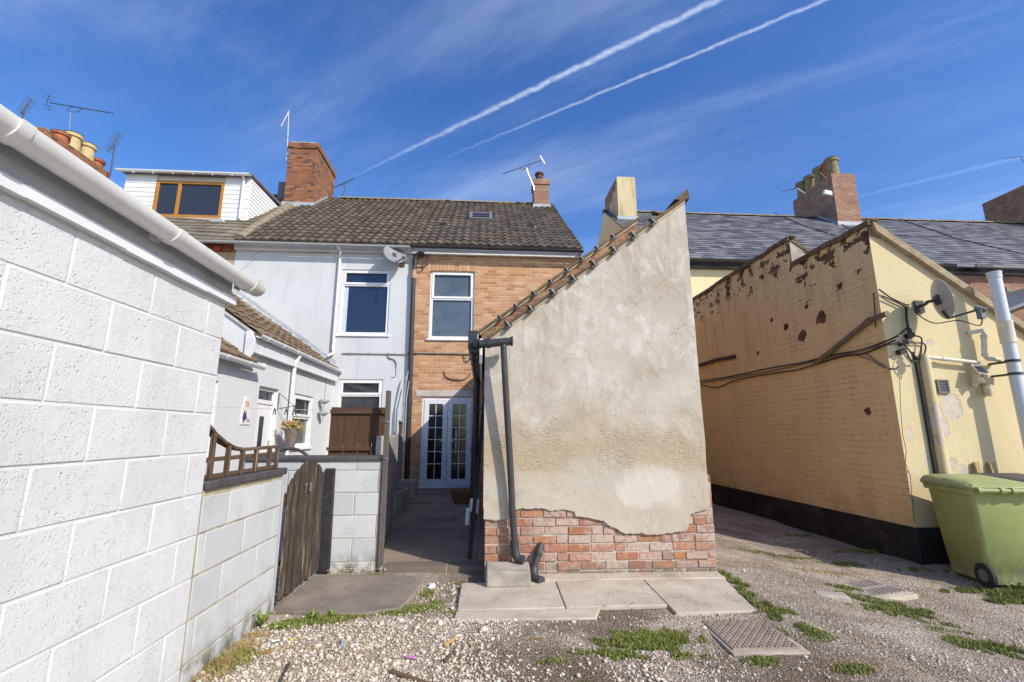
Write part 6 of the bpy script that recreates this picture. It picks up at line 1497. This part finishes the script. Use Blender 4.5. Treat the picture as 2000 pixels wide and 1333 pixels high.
# ------------------------------------------------------------------ gravel
def stones(name, P, r, m):
    phi = (1+5**.5)/2
    iv = np.array([(-1, phi, 0), (1, phi, 0), (-1, -phi, 0), (1, -phi, 0), (0, -1, phi), (0, 1, phi), (0, -1, -phi), (0, 1, -phi), (phi, 0, -1), (phi, 0, 1), (-phi, 0, -1), (-phi, 0, 1)])/1.9
    fi = np.array([(0, 11, 5), (0, 5, 1), (0, 1, 7), (0, 7, 10), (0, 10, 11), (1, 5, 9), (5, 11, 4), (11, 10, 2), (10, 7, 6), (7, 1, 8), (3, 9, 4), (3, 4, 2), (3, 2, 6), (3, 6, 8), (3, 8, 9), (4, 9, 5), (2, 4, 11), (6, 2, 10), (8, 6, 7), (9, 8, 1)])
    n = len(P); ang = RNG.uniform(0, 6.28, n); sq = RNG.uniform(.55, 1.25, (n, 1, 3))*np.array([1, 1, .72]); pert = RNG.uniform(.72, 1.2, (n, 12, 1))
    v = iv[None]*sq*pert*r[:, None, None]; tl_ = RNG.normal(0, .35, n)
    c, s = np.cos(tl_)[:, None], np.sin(tl_)[:, None]; y, z = v[..., 1].copy(), v[..., 2].copy(); v[..., 1] = y*c-z*s; v[..., 2] = y*s+z*c
    c, s = np.cos(ang)[:, None], np.sin(ang)[:, None]; x, y = v[..., 0].copy(), v[..., 1].copy(); v[..., 0] = x*c-y*s; v[..., 1] = x*s+y*c
    v += P[:, None, :]; f = fi[None]+(np.arange(n)*12)[:, None, None]
    me = bpy.data.meshes.new(name); npmesh(me, v.reshape(-1, 3), f.reshape(-1, 3)); me.materials.append(m)
    o = bpy.data.objects.new(name, me); COL.objects.link(o); return o
def blocked(x, y):
    b = (x < -1.54) | ((x > -1.53) & (x < -.52) & (y > 3.80) & (y < 4.9)) | ((x > -.17) & (x < 2.26) & (y > 3.66) & (y < 4.6)) | ((y > 4.5) & (x < 2.24)) | ((x > 5.1) & (y > 5.45))
    return b
NS = 110000
x = RNG.uniform(-1.55, 6.2, NS); y = 2.35+RNG.uniform(0, 1, NS)**1.5*4.4
def fld(x, y, sc, seed):
    r_ = np.random.default_rng(seed); z = 0
    for k in range(14):
        a = r_.uniform(0, 6.28); f_ = sc*r_.uniform(.5, 2.2); z = z+np.sin((x*np.cos(a)+y*np.sin(a))*f_+r_.uniform(0, 6.28))
    return z/14**.5
n1 = fld(x, y, 3.2, 5)
den = .10+.12*sst(n1, 0, 1.2)
den = np.maximum(den, .95*sst(.55-x, 0, .7)*sst(3.95-y, 0, .5)*(1-.75*sst(fld(x, y, 2.4, 9), .1, .8)*sst(x, -.4, .1)))
den = np.maximum(den, .75*sst(3.35-y, 0, .5)*sst(n1, -.9, .5)*sst(x, .3, .9))
den = np.maximum(den, .55*sst(n1, .1, .9)*(x > .2)*(y < 3.8))
den = np.maximum(den, .5*(np.abs(x+.33) < .22)*(y > 3.6)*(y < 4.7))
den = np.where((np.abs(x-1.8) < .26) & (np.abs(y-3.25) < .25), .22*sst(fld(x, y, 6., 2), -.2, .9), den)
keep = (RNG.uniform(0, 1, NS) < den) & ~blocked(x, y)
x, y = x[keep], y[keep]; r_ = RNG.gamma(4, .00145, len(x))*np.where(x > 1.0, .62, 1.)+.0018
big = RNG.uniform(0, 1, len(x)) < .015; r_[big] *= 1.9
P = np.stack([x, y, gz(x, y)+r_*.35], -1)
tag(stones('gravel', P, r_, M_STONE), kind='stuff')
# crumbs along wall feet and on the slabs
m = []
for i in range(420):
    a = random.random()
    if a < .3: p = (random.uniform(-1.53, -1.47), random.uniform(2.8, 3.8))
    elif a < .55: p = (random.uniform(.1, 2.2), random.uniform(4.42, 4.54))
    elif a < .75: p = (random.uniform(-1.45, -.9), random.uniform(4.78, 4.88))
    else: p = (random.uniform(-.15, 2.1), random.uniform(3.68, 4.4))
    m.append((p[0], p[1], .03 if p[1] > 3.66 else float(gz(*p))+.006))
rr = RNG.uniform(.003, .009, len(m)); tag(stones('rubble', np.array(m), rr, M_STONE), kind='stuff')

# ------------------------------------------------------------------ grass and weeds
def blades(name, P, h, w, m, lean=.5):
    n = len(P); a = RNG.uniform(0, 6.28, n); d = np.stack([np.cos(a), np.sin(a), 0*a], -1); b = RNG.uniform(0, 6.28, n); l = np.stack([np.cos(b), np.sin(b), 0*b], -1)*RNG.uniform(.1, lean, (n, 1))*h[:, None]
    z = np.array([0, 0, 1.]); w = w[:, None]
    v = np.stack([P-d*w, P+d*w, P+l*.4+z*h[:, None]*.6+d*w*.7, P+l*.4+z*h[:, None]*.6-d*w*.7, P+l+z*h[:, None]*.95], 1)
    f3 = np.array([(0, 1, 2), (0, 2, 3), (3, 2, 4)]); f = f3[None]+(np.arange(n)*5)[:, None, None]
    me = bpy.data.meshes.new(name); npmesh(me, v.reshape(-1, 3), f.reshape(-1, 3)); me.materials.append(m); o = bpy.data.objects.new(name, me); COL.objects.link(o); return tag(o, kind='stuff')
def patch(lst, dry=False):
    X = []; Hh = []
    for px1, py1, rx, ry, n, h in lst:
        q = GP(px1, py1); k = int(n*2.6); a = RNG.uniform(0, 6.28, k); s = RNG.uniform(0, 1, k)**.6; x, y = q.x+1.45*rx*s*np.cos(a), q.y+1.45*ry*s*np.sin(a)
        ok = fld(x, y, 7., 3)*.6+fld(x, y, 22., 4)*.5 > -.85+1.25*s; x, y, s = x[ok], y[ok], s[ok]; X.append(np.stack([x, y, gz(x, y)], -1)); Hh.append(h*.85*RNG.uniform(.3, 1.15, len(x))*(1-.5*s))
    P, Hh = np.concatenate(X), np.concatenate(Hh); return P, Hh
L_ = [(1260, 1250, .32, .13, 3600, .045), (1215, 1278, .18, .08, 1200, .035), (1330, 1245, .16, .10, 1300, .04), (1160, 1272, .12, .05, 350, .03), (1422, 1128, .07, .22, 1500, .06), (1432, 1150, .07, .12, 700, .05), (1520, 1205, .10, .22, 1700, .045), (1560, 1228, .12, .10, 800, .035),
      (1740, 1190, .30, .10, 2000, .045), (1680, 1168, .2, .08, 900, .035), (1640, 1105, .3, .12, 900, .035), (1800, 1192, .14, .06, 600, .04), (1960, 1270, .28, .14, 1800, .05), (1985, 1165, .16, .10, 1500, .10), (1955, 1172, .12, .06, 700, .07), (1890, 1152, .2, .06, 900, .05), (1800, 1118, .25, .06, 900, .06), (1700, 1080, .4, .06, 700, .06), (1560, 1048, .5, .06, 500, .06),
      (1455, 1165, .07, .16, 900, .05), (1490, 1185, .08, .12, 700, .04), (1590, 1240, .10, .08, 400, .03), (1640, 1150, .16, .05, 500, .035), (1720, 1175, .22, .06, 700, .035), (1850, 1215, .2, .05, 400, .03), (1290, 1235, .2, .08, 900, .035), (900, 1195, .1, .03, 200, .03), (855, 1175, .06, .08, 350, .03), (560, 1222, .10, .05, 400, .04), (1330, 1275, .15, .05, 400, .03), (1500, 1285, .12, .05, 500, .03), (1668, 1305, .08, .05, 300, .035), (1080, 1290, .1, .05, 200, .025), (820, 1185, .14, .08, 700, .035), (765, 1195, .16, .05, 500, .03), (835, 1160, .07, .12, 500, .035), (985, 1150, .05, .02, 120, .03), (900, 1140, .06, .03, 150, .03), (620, 1212, .18, .07, 1100, .05), (690, 1205, .08, .04, 300, .04), (630, 1128, .05, .02, 120, .04), (690, 1125, .05, .02, 100, .03), (735, 1122, .05, .02, 120, .03), (455, 1290, .10, .12, 500, .05), (1550, 1090, .35, .08, 700, .03), (1850, 1230, .3, .06, 350, .025), (1060, 1205, .2, .03, 200, .02), (1480, 1080, .25, .1, 500, .03)]
P, Hh = patch(L_); blades('grass', P, Hh, RNG.uniform(.0016, .0034, len(P)), M_GRASS, .9)
Ld = [(430, 1300, .10, .14, 420, .06), (690, 1240, .14, .05, 320, .03), (600, 1270, .2, .05, 260, .025), (1040, 1250, .2, .03, 260, .02), (470, 1265, .08, .08, 260, .05), (500, 1240, .06, .05, 120, .04), (1620, 1120, .3, .08, 400, .03), (1700, 1300, .4, .1, 240, .025), (1300, 1235, .3, .1, 260, .03)]
P, Hh = patch(Ld); blades('dry_grass', P, Hh, RNG.uniform(.0012, .0024, len(P)), M_DRY, 1.8)
def weed(label, px1, py1, n, L0, up=.5, m=M_LEAF, kind='weed'):
    q = GP(px1, py1); z0 = float(gz(q.x, q.y)); t = thing('weed', label, 'weed', (q.x, q.y, z0), 'weeds sprouting from the gravel'); mb = MB()
    for i in range(n):
        a = 6.28*i/n+random.uniform(-.4, .4); d_ = Vector((math.cos(a), math.sin(a), 0)); s_ = Vector((-d_.y, d_.x, 0)); L1 = L0*random.uniform(.6, 1.1); c = Vector((q.x, q.y, z0)); ups = up*random.uniform(.5, 1.4); pr = []
        for k in range(6):
            f_ = k/5; w = L1*.16*math.sin(math.pi*min(1, f_*.85+.12))*(1 if k % 2 else .6); p = c+d_*L1*f_+Vector((0, 0, L1*ups*math.sin(f_*2.2))); pr += [p-s_*w, p+s_*w+Vector((0, 0, w*.3))]
        mb.add(pr, [(2*k, 2*k+1, 2*k+3, 2*k+2) for k in range(5)])
    mb.build('leaves', m, t, recalc=False); return t
weed('upright dandelion clump against the low block wall', 512, 1222, 10, .10, .8)
weed('flat broad leaved dandelion beside the upright clump by the low wall', 538, 1228, 8, .08, .3)
weed('leafy green weed patch at the front edge of the worn concrete pad', 610, 1210, 16, .08, .6)
weed('leafy weed right of the larger patch along the worn concrete pad', 650, 1205, 11, .065, .6)
weed('tall leafy weed at the right edge by the green bin wheel', 1985, 1160, 16, .12, .9)
weed('tiny weed rooted in the brick joint at the foot of the rendered gable', 1128, 1121, 8, .05, .8)
weed('tiny pale weed at the gable foot beside the drain bend', 1076, 1121, 6, .04, .8)

# ------------------------------------------------------------------ litter
def stick(label, a, e, w, m, cat='stick', name='stick', h=.02, z=.012):
    a, e = GP(*a), GP(*e); a.z = float(gz(a.x, a.y))+z; e.z = float(gz(e.x, e.y))+z
    t = thing(name, label, cat, tuple(a)); MB().bar(a, e, w, h).build('piece', m, t, .003)
stick('long brown wooden batten lying on the gravel at the front edge', (762, 1310), (850, 1340), .026, m_wood('old_batten', (.11, .075, .05), (.22, .16, .11), 'x', .2))
stick('short pale twig on the gravel, upper of two', (868, 1262), (890, 1248), .012, M_WOODSTAKE)
stick('short brown twig on the gravel, lower of two', (868, 1290), (886, 1273), .012, M_WOODRAIL)
stick('thin dark forked twig in the bottom left gravel by the garage', (545, 1335), (565, 1300), .008, M_IRON)
stick('white plastic scrap on the pale gravel by the left weeds', (530, 1258), (546, 1254), .012, M_UPVC, 'litter', 'litter', .006)
stick('blue plastic scrap on the pale gravel', (667, 1268), (668, 1256), .014, m_flat('blue_plastic', (.25, .35, .5), .5, .4), 'litter', 'litter', .008)
stick('pink and violet wrapper on the gravel near the twigs', (792, 1281), (812, 1283), .02, m_flat('violet_foil', (.5, .2, .45), .4, .5), 'litter', 'litter', .012)
stick('yellow scrap on the gravel by the weeds', (569, 1256), (573, 1252), .016, m_flat('yellow_plastic', (.7, .5, .03), .5, .4), 'litter', 'litter', .012)
stick('brown dead leaf curled on the gravel by the garage wall', (505, 1282), (530, 1276), .035, m_flat('dead_leaf', (.35, .2, .07), .8, .2, var=.3), 'leaf', 'dead_leaf', .006)
stick('white stone chunk lying between the two concrete aprons', (838, 1146), (850, 1145), .05, M_UPVCOLD, 'stone', 'white_stone', .03)
bpy.context.view_layer.update()
